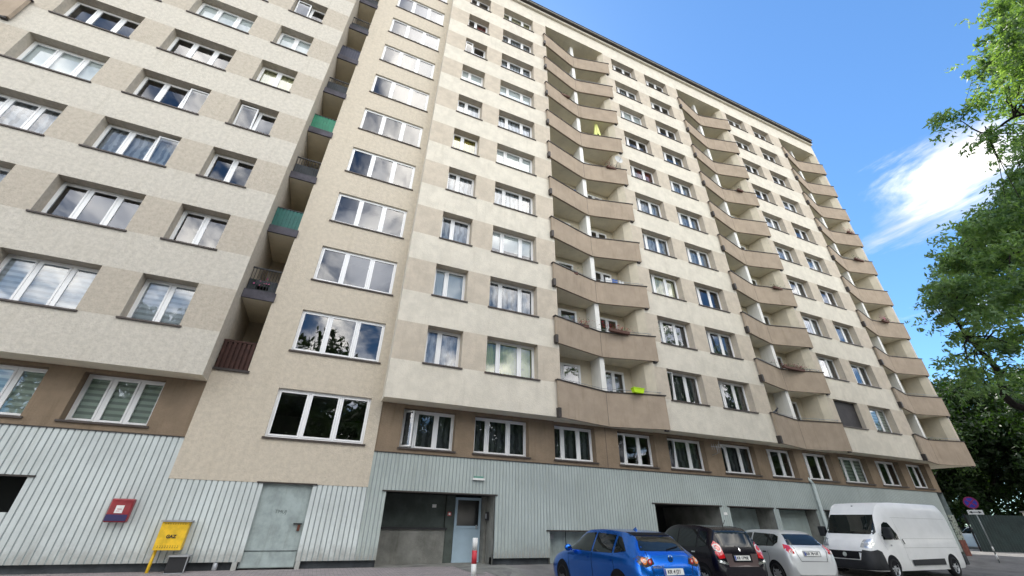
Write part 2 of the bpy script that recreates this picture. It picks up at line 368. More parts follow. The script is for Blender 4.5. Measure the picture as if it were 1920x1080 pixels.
for k in range(1, 11):
    z = 4.90 + 2.75 * (k - 1)
    s = MB(); 
    if k == 1: s.box(-3.755, SLX + 0.06, TY - 0.05, TY - 0.003, z + 0.20, z + 0.27, M_coping); s.box(-3.755, SLX - 0.003, TY + 0.02, TY + 2.19, z + 0.02, z + 0.2, M_soffit)
    else:
        s.box(-3.755, SLX + 0.05, TY - 0.07, TY - 0.003, z - 0.05, z + 0.27, M_slab); s.box(-3.755, SLX - 0.003, TY, TY + 2.19, z - 0.02, z + 0.2, M_soffit)
    lg = s.build('loggia_slab', bld)
    s = MB(); r = RAILS[k]; za = z + 0.25; zb = z + 1.2
    if r == 'wood':
        s.box(-3.75, SLX - 0.01, TY + 0.0, TY + 0.03, zb - 0.06, zb, M_wood); s.box(-3.75, SLX - 0.01, TY + 0.05, TY + 0.07, za, zb - 0.06, M_wood)
        for i in range(7): s.box(-3.72 + i * 0.13, -3.64 + i * 0.13, TY + 0.0, TY + 0.04, za + 0.03, zb - 0.07, M_wood)
    elif r in ('green', 'bright', 'blue'):
        m_ = {'green': M_green, 'bright': M_bright, 'blue': M_bluep}[r]
        for i in range(15):
            x = -3.75 + i * 0.061; y = TY + 0.04 + (0.02 if i % 2 else 0)
            s.box(x, x + 0.061, y, y + 0.02, za + 0.02, zb - 0.04, m_)
        s.box(-3.75, SLX - 0.01, TY + 0.03, TY + 0.08, zb - 0.04, zb, M_blackmetal)
    else:
        s.box(-3.75, SLX - 0.01, TY + 0.03, TY + 0.07, zb - 0.05, zb, M_blackmetal)
        for i in range(10): s.box(-3.73 + i * 0.095, -3.715 + i * 0.095, TY + 0.04, TY + 0.055, za - 0.02, zb - 0.05, M_blackmetal)
        s.box(-3.75, SLX - 0.01, TY + 0.10, TY + 0.11, za, zb - 0.25 - 0.1 * (k % 3), M_plinth)
    s.build('loggia_railing', bld)
BANDS = []
# brown first floor wall
BROWN = [(2.14, 4.02), (4.74, 6.92), (8.02, 9.90), (11.02, 12.93), (13.66, 15.82), (16.80, 19.02), (19.84, 21.78), (22.48, 24.66), (25.30, 27.70), (28.50, 30.76), (31.48, 33.40)]
BROWNA = [(-6.60, -4.74), (-9.42, -7.36)]
mb = MB()
o1 = [(a, b, 3.30, 4.60) for a, b in BROWN]
wall(mb, 1.38, 34.0, 3.13, 4.73, B, o1, lambda x, z: M_brown, 0.34, M_brown)
mb.face([(34.0, B, 3.13), (34.0, 26, 3.13), (34.0, 26, 4.72), (34.0, B, 4.72)], M_brown)
mb.box(10.40, 10.42, B - 0.004, B + 0.0, 3.15, 4.7, M_sill)
mb.build('lower_wall', bld); mb = MB()
o2 = [(a, b, 3.33, 4.62) for a, b in BROWNA]
wall(mb, -24, -3.76, 3.13, 4.73, B, o2, lambda x, z: M_brown, 0.34, M_brown)
mb.build('lower_wall', bld)
for i, (a, b) in enumerate(BROWN): windows.append(('L', i, a, b, 3.30, 4.60, B + 0.28, (0.26, 0.39, 0.35) if i < 8 else (0.3, 0.35, 0.35)))
for i, (a, b) in enumerate(BROWNA): windows.append(('LA', i, a, b, 3.33, 4.62, B + 0.28, (0.33, 0.34, 0.33)))
for a, b in NICHES: pass

# ---- windows
WK = {('C1', 1): 'sheer', ('C1', 2): 'blind', ('C1', 3): 'sheer', ('C1', 4): 'sheer', ('C1', 5): 'yellow', ('C1', 6): 'sheer', ('C1', 7): 'blind', ('C1', 9): 'red',
      ('C2', 1): 'lime', ('C2', 3): 'blind', ('C2', 4): 'sheer', ('C2', 5): 'blind', ('C2', 6): 'sheer', ('C2', 7): 'blind', ('C2', 8): 'sheer', ('C2', 9): 'sheer', ('C2', 10): 'cream',
      ('D1', 1): 'dim', ('D1', 2): 'dim', ('D1', 3): 'cream', ('D1', 4): 'sheer', ('D1', 5): 'sheer', ('D1', 6): 'red', ('D1', 8): 'blind', ('D2', 1): 'dim', ('D2', 2): 'dim', ('D2', 4): 'sheer', ('D2', 6): 'sheer', ('D2', 7): 'dim',
      ('E1', 1): 'shutter', ('E1', 2): 'dim', ('E1', 3): 'sheer', ('E1', 4): 'dim', ('E1', 6): 'sheer', ('E2', 1): 'stripe_green', ('E2', 2): 'dim', ('E2', 3): 'dim', ('E2', 5): 'sheer',
      ('AR', 1): 'stripe', ('AM', 1): 'stripe', ('AL', 1): 'stripe', ('AR', 4): None, ('AR', 5): 'cream', ('AL', 2): 'sheer', ('AL', 4): 'blind', ('AM', 6): 'blind', ('AR', 6): 'blind', ('AL', 3): 'sheer', ('AM', 5): None,
      ('LA', 0): 'stripe_green', ('LA', 1): 'stripe_green', ('L', 0): 'dim', ('L', 1): 'dim', ('L', 2): 'dim', ('L', 5): 'dim', ('L', 8): 'stripe_green', ('L', 4): 'dim'}
TILT = {('D1', 1): 0, ('AR', 4): 0, ('AM', 3): 2, ('AM', 4): 2, ('L', 0): -1, ('L', 3): 0, ('L', 4): 0, ('C1', 8): 0, ('AR', 7): 0}
M_shutter = mat('roller_shutter', (0.055, 0.05, 0.052), 0.6, 0.3, var=0.2, vscale=3)
WCACHE = {}
def window_meshes(w, h, fr, tilt):
    key = (round(w, 2), round(h, 2), fr, tilt)
    if key in WCACHE: return WCACHE[key]
    f = MB(); g = MB(); T = 0.055; d0, d1 = 0.0, 0.06
    f.box(0, w, d0, d1, 0, T, M_upvc); f.box(0, w, d0, d1, h - T, h, M_upvc); f.box(0, T, d0, d1, T, h - T, M_upvc); f.box(w - T, w, d0, d1, T, h - T, M_upvc)
    xs = [0]
    for q in fr: xs.append(xs[-1] + q * w)
    for x in xs[1:-1]: f.box(x - 0.035, x + 0.035, d0, d1, T, h - T, M_upvc)
    for i in range(len(fr)):
        a = xs[i] + (T if i == 0 else 0.035) + 0.004; b = xs[i + 1] - (T if i == len(fr) - 1 else 0.035) - 0.004
        c, e = T + 0.004, h - T - 0.004; S = 0.05
        Mx = Matrix.Identity(4)
        if i == tilt: Mx = Matrix.Translation((0, -0.015, c)) @ Matrix.Rotation(math.radians(7), 4, 'X') @ Matrix.Translation((0, 0, -c))
        if tilt == -1 and i == 0: Mx = Matrix.Translation((a, -0.02, 0)) @ Matrix.Rotation(math.radians(-38), 4, 'Z') @ Matrix.Translation((-a, 0, 0))
        y0, y1 = -0.012, 0.045
        f.box(a, b, y0, y1, c, c + S, M_upvc, Mx); f.box(a, b, y0, y1, e - S, e, M_upvc, Mx)
        f.box(a, a + S, y0, y1, c + S, e - S, M_upvc, Mx); f.box(b - S, b, y0, y1, c + S, e - S, M_upvc, Mx)
        g.face([Mx @ Vector(p) for p in ((a + S, 0.012, c + S), (b - S, 0.012, c + S), (b - S, 0.012, e - S), (a + S, 0.012, e - S))], M_glass)
    WCACHE[key] = (f.mesh('window'), g.mesh('panes'))
    return WCACHE[key]
small = MB()
for (c, k, xa, xb, za, zb, Y, fr) in windows:
    w, h = xb - xa, zb - za
    stuff = (c in ('E1', 'E2') and k >= 8) or (c == 'D2' and k == 10)
    kind = WK.get((c, k), 'sheer' if (c != 'B' and random.random() < 0.3) else None)
    fme, gme = window_meshes(w, h, fr, TILT.get((c, k), None))
    if stuff:
        for me in (fme, gme):
            for p in me.polygons: small.face([me.vertices[i].co + Vector((xa, Y, za)) for i in p.vertices], me.materials[p.material_index])
        small.box(xa - 0.05, xb + 0.06, Y - 0.42, Y - 0.02, za - 0.02, za + 0.006, M_sill)
        continue
    wo_ = link('window', fme, bld, (xa, Y, za))
    link('pane', gme, wo_)
    s = MB(); front = {'B': TY, 'L': B, 'LA': B}.get(c, F)
    s.box(-0.05, w + 0.07, front - Y - 0.05, -0.014, -0.045, 0.004, M_sill); s.build('sill', wo_)
    if kind == 'shutter':
        s = MB()
        for i in range(int(h / 0.06)): s.box(0.01, w - 0.01, -0.16, -0.14 + 0.012, i * 0.06, i * 0.06 + 0.052, M_shutter)
        s.box(0.01, w - 0.01, -0.13, -0.12, 0, h, M_shutter); s.build('roller_shutter', wo_)
    elif kind:
        s = MB(); m_ = CURT[kind]
        rnd = random.Random(hash((c, k)) & 255 if False else k * 7 + len(c) * 3 + ord(c[0]))
        if kind in ('sheer', 'dim', 'yellow', 'cream', 'red', 'lime'):
            spans = [(0.06, w - 0.06)] if kind != 'red' else [(w * 0.45, w - 0.06)]
            for x0, x1 in spans:
                n = int((x1 - x0) / 0.05); G = []
                for z in (0.06, h - 0.04): G.append([(x0 + (x1 - x0) * i / n, 0.16 + 0.025 * math.sin(i * 1.9), z) for i in range(n + 1)])
                s.grid(G, m_)
        else:
            zz = 0.06 if kind.startswith('stripe') else rnd.choice((0.06, 0.06, h * 0.35))
            s.box(0.05, w - 0.05, 0.085, 0.09, zz, h - 0.05, m_)
        s.build('curtain' if kind in ('sheer', 'dim', 'yellow', 'cream', 'red', 'lime') else 'blind', wo_)
so = small.build('upper_window', bld); so['kind'] = 'stuff'

# ---- balconies
YBK = 1.32
def balcony_meshes(H, PT):
    s = MB(); L_ = 4.9      # local x 0..4.9 from niche left edge, z 0 = underside
    y_end, y_mid = -0.16, 0.46
    xl, xm, xr = -0.20, 2.52, 5.14
    out = [(xl, y_end), (xm, y_mid), (xr, y_end)]
    # slab
    s = MB()
    s.face([(0.0, -0.06, 0), (xm, y_mid + .02, 0), (xm, YBK, 0), (0.0, YBK, 0)], M_soffit); s.face([(xm, y_mid + .02, 0), (L_, -0.06, 0), (L_, YBK, 0), (xm, YBK, 0)], M_soffit)
    s.face([(xl + .02, -0.10, 0), (0.0, -0.06, 0), (0.0, 0.0, 0), (xl + .02, -0.002, 0)], M_soffit); s.face([(L_, -0.06, 0), (xr - .02, -0.10, 0), (xr - .02, -0.002, 0), (L_, 0.0, 0)], M_soffit)
    s.face([(0.0, 0.05, 0.2), (0.0, YBK, 0.2), (xm, YBK, 0.2), (xm, y_mid + .1, 0.2)], M_conc); s.face([(xm, y_mid + .1, 0.2), (xm, YBK, 0.2), (L_, YBK, 0.2), (L_, 0.05, 0.2)], M_conc)
    slab = s.mesh('balcony')
    p = MB(); T = 0.10
    pl = []
    for i in range(15):
        t = i / 14
        x = xl + (xr - xl) * t
        u = abs(x - xm) / (xm - xl if x < xm else xr - xm)
        yy = y_mid + (y_end - y_mid) * (math.sqrt(u * u + 0.004) - math.sqrt(0.004)) / (math.sqrt(1.004) - math.sqrt(0.004))
        pl.append(Vector((x, yy)))
    def ribbon(mb_, path, th, z0, z1, m, off=0.0):
        q = []
        for i, p_ in enumerate(path):
            d = (path[min(i + 1, len(path) - 1)] - path[max(i - 1, 0)]).normalized(); n_ = Vector((-d.y, d.x))
            q.append((p_ + n_ * off, p_ + n_ * (off + th)))
        for (a0, b0), (a1, b1) in zip(q, q[1:]):
            mb_.face([(a0.x, a0.y, z0), (a1.x, a1.y, z0), (a1.x, a1.y, z1), (a0.x, a0.y, z1)], m, True)
            mb_.face([(b1.x, b1.y, z0), (b0.x, b0.y, z0), (b0.x, b0.y, z1), (b1.x, b1.y, z1)], m, True)
            mb_.face([(a0.x, a0.y, z1), (a1.x, a1.y, z1), (b1.x, b1.y, z1), (b0.x, b0.y, z1)], m)
            mb_.face([(a0.x, a0.y, z0), (b0.x, b0.y, z0), (b1.x, b1.y, z0), (a1.x, a1.y, z0)], m)
        for (a0, b0) in (q[0], q[-1]): mb_.face([(a0.x, a0.y, z0), (b0.x, b0.y, z0), (b0.x, b0.y, z1), (a0.x, a0.y, z1)], m)
    ribbon(p, pl, T, -0.02, H, M_balc)
    p.box(pl[7].x - 0.008, pl[7].x + 0.008, pl[7].y - 0.003, pl[7].y + 0.002, 0, H - 0.01, M_coping)
    c = MB(); ribbon(c, [pl[0] + Vector((-0.05, -0.01))] + pl[1:-1] + [pl[-1] + Vector((0.05, -0.01))], 0.17, H + 0.004, H + 0.045, M_coping, -0.035)
    w = MB(); w.box(2.38, 2.62, y_mid + 0.105, YBK - 0.005, 0.2, PT, M_white)
    b_ = MB(); b_.box(-0.25, -0.13, -0.20, -0.005, -0.03, 0.32, M_coping)
    b2_ = MB(); b2_.box(4.93, 5.10, -0.12, -0.005, -0.09, -0.022, M_coping)
    return slab, p.mesh('parapet'), c.mesh('coping'), w.mesh('partition'), b_.mesh('bracket'), b2_.mesh('bracket')
BMS = {True: balcony_meshes(1.40, 3.02), False: balcony_meshes(1.18, 2.745)}
NI = [(NICHES[0], range(1, 11)), (NICHES[1], range(1, 11)), (NICHES[2], range(1, 11)), (NA, range(5, 7))]
bwf, bwg = window_meshes(1.6, 2.46, (0.4, 0.6), None); bdf, bdg = window_meshes(1.15, 2.46, (0.45, 0.55), None)
for (n, ks) in NI:
    for k in ks:
        z = 4.72 + 2.75 * (k - 1) + (0.28 if k > 1 else 0); BM = BMS[k == 1]
        b = link('balcony', BM[0], bld, (n[0], F, z))
        link('parapet', BM[1], b); link('coping', BM[2], b); link('partition', BM[3], b); link('bracket', BM[4], b); link('bracket', BM[5], b)
        if n is NICHES[0] and k <= 8 or n is NICHES[1] and k <= 8 or n is NICHES[2] and k <= 8:
            for fm, gm, x in ((bwf, bwg, 0.2), (bdf, bdg, 3.05)):
                wdw = link('balcony_door', fm, bld, (n[0] + x, F + YBK - 0.03, 4.72 + 2.75 * (k - 1) + 0.29)); link('pane', gm, wdw)
        # thin rail above the parapet
        if (n is NICHES[0] and k in (1, 2, 3, 9)) or (n is NICHES[1] and k in (1, 2)) or (n is NICHES[2] and k in (1, 2, 6)):
            dz = -0.22 if k > 1 else 0.0
            r = MB(); r.tube([(2.65, 0.44, 1.55), (5.05, -0.08, 1.57)], 0.013, M_greymetal, 6)
            r.tube([(2.3, 0.42, 1.52), (2.65, 0.44, 1.55)], 0.010, M_greymetal, 6); r.tube([(0.0, -0.06, 1.52), (2.3, 0.42, 1.52)], 0.010, M_greymetal, 6)
            for t in (0.05, 0.5, 0.95): r.box(2.65 + 2.45 * t - .008, 2.65 + 2.45 * t + .008, 0.44 - 0.52 * t - .008, 0.44 - 0.52 * t + .008, 1.42, 1.56, M_greymetal)
            r.v = [(x_, y_, z_ + dz) for x_, y_, z_ in r.v]; r.build('rail', b)
BANDS = []
for n in NICHES + [NA]:
    mb = MB(); x0, x1 = n; yb = F + YBK + 0.01
    zz = [4.72 + 2.75 * (k - 1) for k in range(1, 11)]
    op = []
    for z in zz: op += [(x0 + 0.2, x0 + 1.8, z + 0.29, z + 2.75, 0.05), (x0 + 3.05, x0 + 4.2, z + 0.29, z + 2.75, 0.05)]
    wall(mb, x0, x1 - 0.25, 4.73, 32.4, yb, op, lambda x, z: M_cream, 0.05, M_cream)
    mb.face([(x0, F, 4.73), (x0, F, 32.4), (x0, yb, 32.4), (x0, yb, 4.73)], M_cream)
    mb.face([(x1, F, 4.73), (x1 - .25, F + .35, 4.73), (x1 - .25, F + .35, 32.4), (x1, F, 32.4)], M_cream); mb.face([(x1 - .25, F + .35, 4.73), (x1 - .25, yb, 4.73), (x1 - .25, yb, 32.4), (x1 - .25, F + .35, 32.4)], M_cream)
    mb.face([(x0, F, 32.4), (x1, F, 32.4), (x1, yb, 32.4), (x0, yb, 32.4)], M_soffit)
    mb.build('balcony_recess', bld)
# rooms behind the glass, rear wall and roof: a closed shell
mb = MB()
for k in range(1, 12):
    z = 4.72 + 2.75 * (k - 1) + 0.05
    for a, b in ((-23.9, -3.9), (-2.7, 37.3)):
        y0 = F + 1.4 if k else F
        mb.face([(a, F + 1.56, z), (b, F + 1.56, z), (b, 19, z), (a, 19, z)], M_room)
    for a, b in ((-13.4, -3.9), (1.45, 7.9), (13.0, 20.0), (25.1, 32.1)):
        mb.face([(a, F + 0.28 + 0.15, z), (b, F + 0.28 + 0.15, z), (b, F + 1.56, z), (a, F + 1.56, z)], M_room)
mb.face([(-23.9, 19, 0), (37.3, 19, 0), (37.3, 19, 33.6), (-23.9, 19, 33.6)], M_room)
mb.face([(-24, 26, 0), (LEND, 26, 0), (LEND, 26, ROOF), (-24, 26, ROOF)], M_light)
mb.build('interior', bld)
mb = MB()
mb.box(-24.2, -3.72, F - 0.25, 26.2, ROOF, ROOF + 0.10, M_coping); mb.box(1.36, 37.3, F - 0.30, 26.2, ROOF + 0.12, ROOF + 0.17, M_coping)
mb.box(1.40, 37.1, F - 0.36, F - 0.05, ROOF + 0.173, ROOF + 0.30, mat('eaves_grey', (0.25, 0.24, 0.22), 0.8, 0.2)); mb.box(1.38, 37.2, F - 0.40, F + 0.5, ROOF + 0.303, ROOF + 0.34, M_coping)
mb.box(1.34, LEND, F - 0.16, F - 0.002, ROOF - 0.05, ROOF + 0.118, M_light)
mb.box(-3.7, 1.35, TY - 0.2, 20, ROOF + 0.80, ROOF + 0.95, M_coping)
mb.face([(-3.72, 26, ROOF + .11), (1.36, 26, ROOF + .11), (1.36, F + 3, ROOF + .11), (-3.72, F + 3, ROOF + .11)], M_coping)
mb.build('roof', bld)

# ---- ground floor: grooved metal cladding
OPEN = [(-8.6, -6.53, 1.22, 1.99), (-1.54, -0.17, 0.0, 2.08), (1.95, 5.60, 0.0, 2.0), (7.69, 10.2, 0.0, 0.97), (12.44, 15.96, 0.0, 1.95), (16.48, 19.15, 0.0, 1.95), (19.53, 22.10, 0.0, 1.95), (22.76, 25.6, 0, 1.95), (26.1, 28.9, 0, 1.95), (29.4, 32.3, 0, 1.95)]
def cladding(mb, x0, x1, z0, ztop, pitch, m=M_clad):
    n = int(round((x1 - x0) / pitch)); p = (x1 - x0) / n; g = 0.036
    for i in range(n):
        a = x0 + i * p; b = a + p - g; c = a + p; mid = b + g / 2
        segs = [(a, b, 0, 0, m), (b, mid, 0, 0.018, M_groove), (mid, c, 0.018, 0, M_groove)]
        for (u, v, du, dv, mm) in segs:
            xm = (u + v) / 2
            zt = 2.08 if -3.76 < xm < 1.38 else ztop
            cuts = [(z0, zt)]
            for o in OPEN:
                if o[0] < xm < o[1]:
                    cuts = [(max(z0, o[3]), zt)] + ([(z0, o[2])] if o[2] > z0 else [])
            for (c0, c1) in cuts:
                if c1 > c0: mb.face([(u, B - 0.02 + du, c0), (v, B - 0.02 + dv, c0), (v, B - 0.02 + dv, c1), (u, B - 0.02 + du, c1)], mm)
mb = MB(); cladding(mb, -24.0, 1.38, 0.19, 3.13, 0.142); cladding(mb, 1.38, 33.4, 0.19, 3.13, 0.122, M_clad2)
mb.box(-24, -3.76, B - 0.045, B - 0.003, 3.118, 3.14, M_coping); mb.box(1.38, 34.0, B - 0.045, B - 0.003, 3.118, 3.14, M_coping)
mb.face([(34.0, B - 0.02, 2.0), (34.0, 26, 2.0), (34.0, 26, 3.13), (34.0, B - 0.02, 3.13)], M_steel)
mb.build('metal_cladding', bld)
mb = MB()
edges = [-24] + [v for o in OPEN if o[2] == 0 for v in o[:2]] + [33.9]
for a, b in zip(edges[::2], edges[1::2]): mb.box(a, b, B + 0.10, B + 0.3, -0.6, 0.21, M_plinth)
mb.box(-24, 34, B + 0.31, B + 2, -0.6, -0.02, M_plinth)
for x in (-24 + 22.32, -0.17): mb.box(x, x + 0.12, B - 0.015, B + 0.095, 0, 0.19, M_clad)
mb.tube([(-2.05, B + 0.03, -0.05), (-2.05, B + 0.03, 0.18)], 0.06, M_greymetal, 10)
mb.build('plinth', bld)
# trim above the openings, jambs and what stands inside them
mb = MB()
for o in OPEN:
    xa, xb, za, zb = o
    mb.box(xa - 0.12, xb + 0.10, B - 0.05, B + 0.0, zb - 0.015, zb + 0.025, M_coping)
    dp = 3.5 if o in (OPEN[4],) else 1.1
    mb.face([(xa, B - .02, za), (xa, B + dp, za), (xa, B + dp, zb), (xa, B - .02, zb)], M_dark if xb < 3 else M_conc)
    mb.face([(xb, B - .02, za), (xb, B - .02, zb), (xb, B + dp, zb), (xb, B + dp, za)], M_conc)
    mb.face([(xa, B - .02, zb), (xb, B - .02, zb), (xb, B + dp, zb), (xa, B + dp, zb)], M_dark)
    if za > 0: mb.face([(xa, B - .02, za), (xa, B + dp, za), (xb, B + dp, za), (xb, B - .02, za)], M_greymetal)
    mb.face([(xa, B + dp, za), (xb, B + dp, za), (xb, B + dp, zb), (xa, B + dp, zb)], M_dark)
    mb.build('opening_lining', bld); mb = MB()
# graffiti pillar at the far corner
M_graf = mat('graffiti', (0.30, 0.31, 0.27), 0.8, 0.3, var=0.5, vscale=1.5)
nt = M_graf.node_tree; p_ = nt.nodes['Principled BSDF']; g_ = N(nt, 'ShaderNodeNewGeometry'); v_ = N(nt, 'ShaderNodeTexNoise', Scale=2.6, Detail=2.0, Distortion=2.5); L(nt, g_.outputs['Position'], v_.inputs['Vector'])
r_ = N(nt, 'ShaderNodeValToRGB'); cr = r_.color_ramp; cr.interpolation = 'CONSTANT'
cr.elements[0].position = 0; cr.elements[0].color = (0.03, 0.03, 0.03, 1); cr.elements[1].position = 0.40; cr.elements[1].color = (0.30, 0.33, 0.29, 1)
for ps, cc in ((0.47, (0.17, 0.22, 0.14, 1)), (0.52, (0.42, 0.43, 0.38, 1)), (0.56, (0.05, 0.05, 0.05, 1)), (0.60, (0.30, 0.33, 0.29, 1))): e = cr.elements.new(ps); e.color = cc
L(nt, v_.outputs[0], r_.inputs[0]); L(nt, r_.outputs[0], p_.inputs['Base Color'])
mb.box(33.42, 34.02, B - 0.06, B + 0.25, -0.5, 1.98, M_graf); mb.box(33.42, 34.025, B + 0.26, 26, -0.5, 1.98, M_graf)
mb.box(33.415, 34.03, B - 0.065, B - 0.05, 0.0, 0.75, mat('rust_paint', (0.16, 0.06, 0.045), 0.9, 0.2, var=0.4, vscale=5))
mb.build('corner_pillar', bld)
# gate
g = MB(); g.box(-1.54, -0.17, B + 0.06, B + 0.10, 0.04, 2.08, M_steel); g.box(-1.50, -0.20, B + 0.045, B + 0.062, 0.42, 0.435, M_plinth); g.box(-1.50, -0.20, B + 0.03, B + 0.0605, 0.06, 0.40, M_steel)
gate = g.build('steel_gate', bld)
h = MB(); h.box(-0.46, -0.24, B + 0.01, B + 0.058, 1.06, 1.09, M_blackmetal); h.box(-0.34, -0.27, B + 0.02, B + 0.058, 0.90, 1.05, mat('rust', (0.12, 0.05, 0.035), 0.9, 0.2)); h.build('lock', gate)
text_on('graffiti', 'TMUJ', 0.13, mat('faint_ink', (0.15, 0.18, 0.175), 0.8, 0.2), Matrix.Translation((-0.86, B + 0.055, 1.36)) @ FACE_S, gate)
# entrance recess
g = MB(); g.box(1.96, 4.20, B + 0.92, B + 1.05, 0, 0.95, M_conc); g.box(1.955, 4.26, B + 0.86, B + 1.08, 0.952, 1.01, M_blackmetal); g.build('low_wall', bld)
g = MB(); g.box(1.96, 4.18, B + 1.06, B + 1.09, 1.012, 1.99, M_darkpanel); g.build('recess_panel', bld); g = MB(); g.box(4.20, 4.50, B + 0.96, B + 1.08, 0.0, 1.99, M_darkpanel); g.build('recess_panel', bld); g = MB(); g.box(5.50, 5.59, B + 0.7, B + 1.08, 0, 1.99, M_conc); g.build('recess_panel', bld)
d = MB(); d.box(4.52, 5.48, B + 0.98, B + 1.04, 0.0, 0.06, M_door); d.box(4.52, 4.61, B + 0.98, B + 1.04, 0.06, 1.94, M_door); d.box(5.40, 5.48, B + 0.98, B + 1.04, 0.06, 1.94, M_door)
d.box(4.61, 5.40, B + 0.98, B + 1.04, 1.86, 1.94, M_door); d.box(4.61, 5.40, B + 0.975, B + 1.03, 1.0, 1.07, M_door); d.box(4.61, 5.40, B + 1.0, B + 1.03, 0.06, 1.0, M_door)
dr = d.build('entrance_door', bld); g = MB(); g.box(4.61, 5.40, B + 1.005, B + 1.015, 1.07, 1.86, mat('door_glass', (0.012, 0.014, 0.015), 0.12, 0.3)); g.build('pane', dr)
g = MB(); g.box(5.30, 5.34, B + 0.93, B + 0.975, 0.98, 1.10, M_greymetal); g.build('handle', dr)
g = MB(); g.box(4.26, 4.38, B + 0.935, B + 0.957, 1.36, 1.48, M_red); g.box(4.29, 4.35, B + 0.928, B + 0.934, 1.39, 1.45, M_bwhite); g.build('sign_plate', bld)
g = MB(); g.box(3.72, 3.86, B + 1.045, B + 1.058, 1.60, 1.70, M_bwhite); g.build('notice', bld)
g = MB(); g.box(5.52, 5.60, B + 0.45, B + 0.62, 1.25, 1.5, M_blackmetal); g.box(5.50, 5.519, B + 0.48, B + 0.59, 1.30, 1.45, M_greymetal); g.build('intercom', bld)
g = MB(); g.box(4.76, 5.18, B - 0.10, B - 0.02, 2.44, 2.50, M_bwhite); g.box(4.80, 5.14, B - 0.08, B - 0.02, 2.502, 2.56, mat('green_lamp', (0.12, 0.28, 0.22), 0.5)); g.build('house_number_lamp', bld)
# garage doors
for o, m_, y in ((OPEN[5], M_steel, 0.85), (OPEN[6], mat('garage_white', (0.50, 0.58, 0.55), 0.6, 0.3, var=0.1, streak=0.15), 0.5), (OPEN[7], M_steel, 0.85), (OPEN[8], M_steel, 0.85), (OPEN[9], M_steel, 0.85)):
    g = MB(); n = 12
    for i in range(n):
        z0 = i * 1.93 / n; g.box(o[0] + 0.02, o[1] - 0.02, B + y, B + y + 0.04, z0 + 0.004, z0 + 1.93 / n - 0.004, m_)
    g.box(o[0] + 0.01, o[1] - 0.01, B + y + 0.03, B + y + 0.05, 0, 1.94, m_); g.build('garage_door', bld)
g = MB(); g.box(7.72, 8.52, B + 0.35, B + 0.38, 0, 0.95, M_steel); g.box(8.56, 10.18, B + 0.35, B + 0.38, 0, 0.95, M_steel); g.box(7.85, 8.02, B + 0.30, B + 0.345, 0.72, 0.86, M_greymetal); g.build('low_hatch', bld)
g = MB(); g.tube([(22.38, B - 0.12, 3.1), (22.38, B - 0.12, 0.3), (22.38, B - 0.25, 0.0)], 0.075, mat('light_pipe', (0.42, 0.47, 0.45), 0.6), 10); g.tube([(22.38, B - 0.12, 3.1), (22.38, B + 0.05, 3.35)], 0.07, MATS['light_pipe'], 10)
g.build('downpipe', bld)
g = MB(); g.box(16.10, 16.28, B - 0.04, B - 0.022, 1.62, 1.72, M_bwhite); g.build('number_plate', bld)

# ------------------------------------------------------------------ ground
def sm(a, b, x): t = max(0, min(1, (x - a) / (b - a))); return t * t * (3 - 2 * t)
def gz(x, y):
    base = 0.36 * (1 - sm(12.0, 13.9, y)) * (1 - sm(29, 34, x))
    side = sm(4.6, 6.0, x) + sm(10.5, 8.0, y); side = min(1, side)
    return -base * side
M_asph = mat('asphalt', (0.19, 0.183, 0.175), 0.9, 0.3, var=0.28, vscale=1.2, bump=0.6, bscale=90)
M_pave = mat('paver', (0.20, 0.175, 0.165), 0.9, 0.3, var=0.3, vscale=0.8, bump=0.3, bscale=60)
nt = M_pave.node_tree; p_ = nt.nodes['Principled BSDF']; br = N(nt, 'ShaderNodeTexBrick', Scale=1.0); br.inputs['Brick Width'].default_value = 0.2; br.inputs['Row Height'].default_value = 0.1; br.inputs['Mortar Size'].default_value = 0.004
br.inputs['Color1'].default_value = (0.34, 0.30, 0.29, 1); br.inputs['Color2'].default_value = (0.27, 0.24, 0.235, 1); br.inputs['Mortar'].default_value = (0.09, 0.085, 0.08, 1)
g_ = N(nt, 'ShaderNodeNewGeometry'); L(nt, g_.outputs['Position'], br.inputs['Vector']); L(nt, br.outputs[0], p_.inputs['Base Color'])
xs = sorted(set([-900, -300, -100, -60, 60, 100, 300, 900] + [float(v) for v in np.arange(-30, 50.1, 0.8)])); ys = sorted(set([-900, -300, -100, -50, 40, 60, 100, 300, 900] + [float(v) for v in np.arange(-20, 30.1, 0.5)]))
G = [[(x, y, gz(x, y)) for x in xs] for y in ys]
mb = MB(); mb.grid(G, M_asph); tag(mb.build('ground'), kind='structure')
xs = np.arange(-24, 5.01, 0.6); ys = np.arange(11.6, 14.95, 0.25)
mb = MB(); mb.grid([[(x, y, gz(x, y) + 0.006) for x in xs] for y in ys], M_pave); tag(mb.build('pavement'), kind='structure')
mb = MB(); mb.grid([[(x, y, gz(x, y) + 0.012) for x in (4.3, 4.9, 5.5, 6.1)] for y in np.arange(12.4, 15.61, 0.4)], M_conc); mb.grid([[(x, y, gz(x, y) + 0.010) for x in (1.95, 3.0, 4.3)] for y in (14.5, 15.6)], M_conc); tag(mb.build('doorstep_path'), kind='structure')

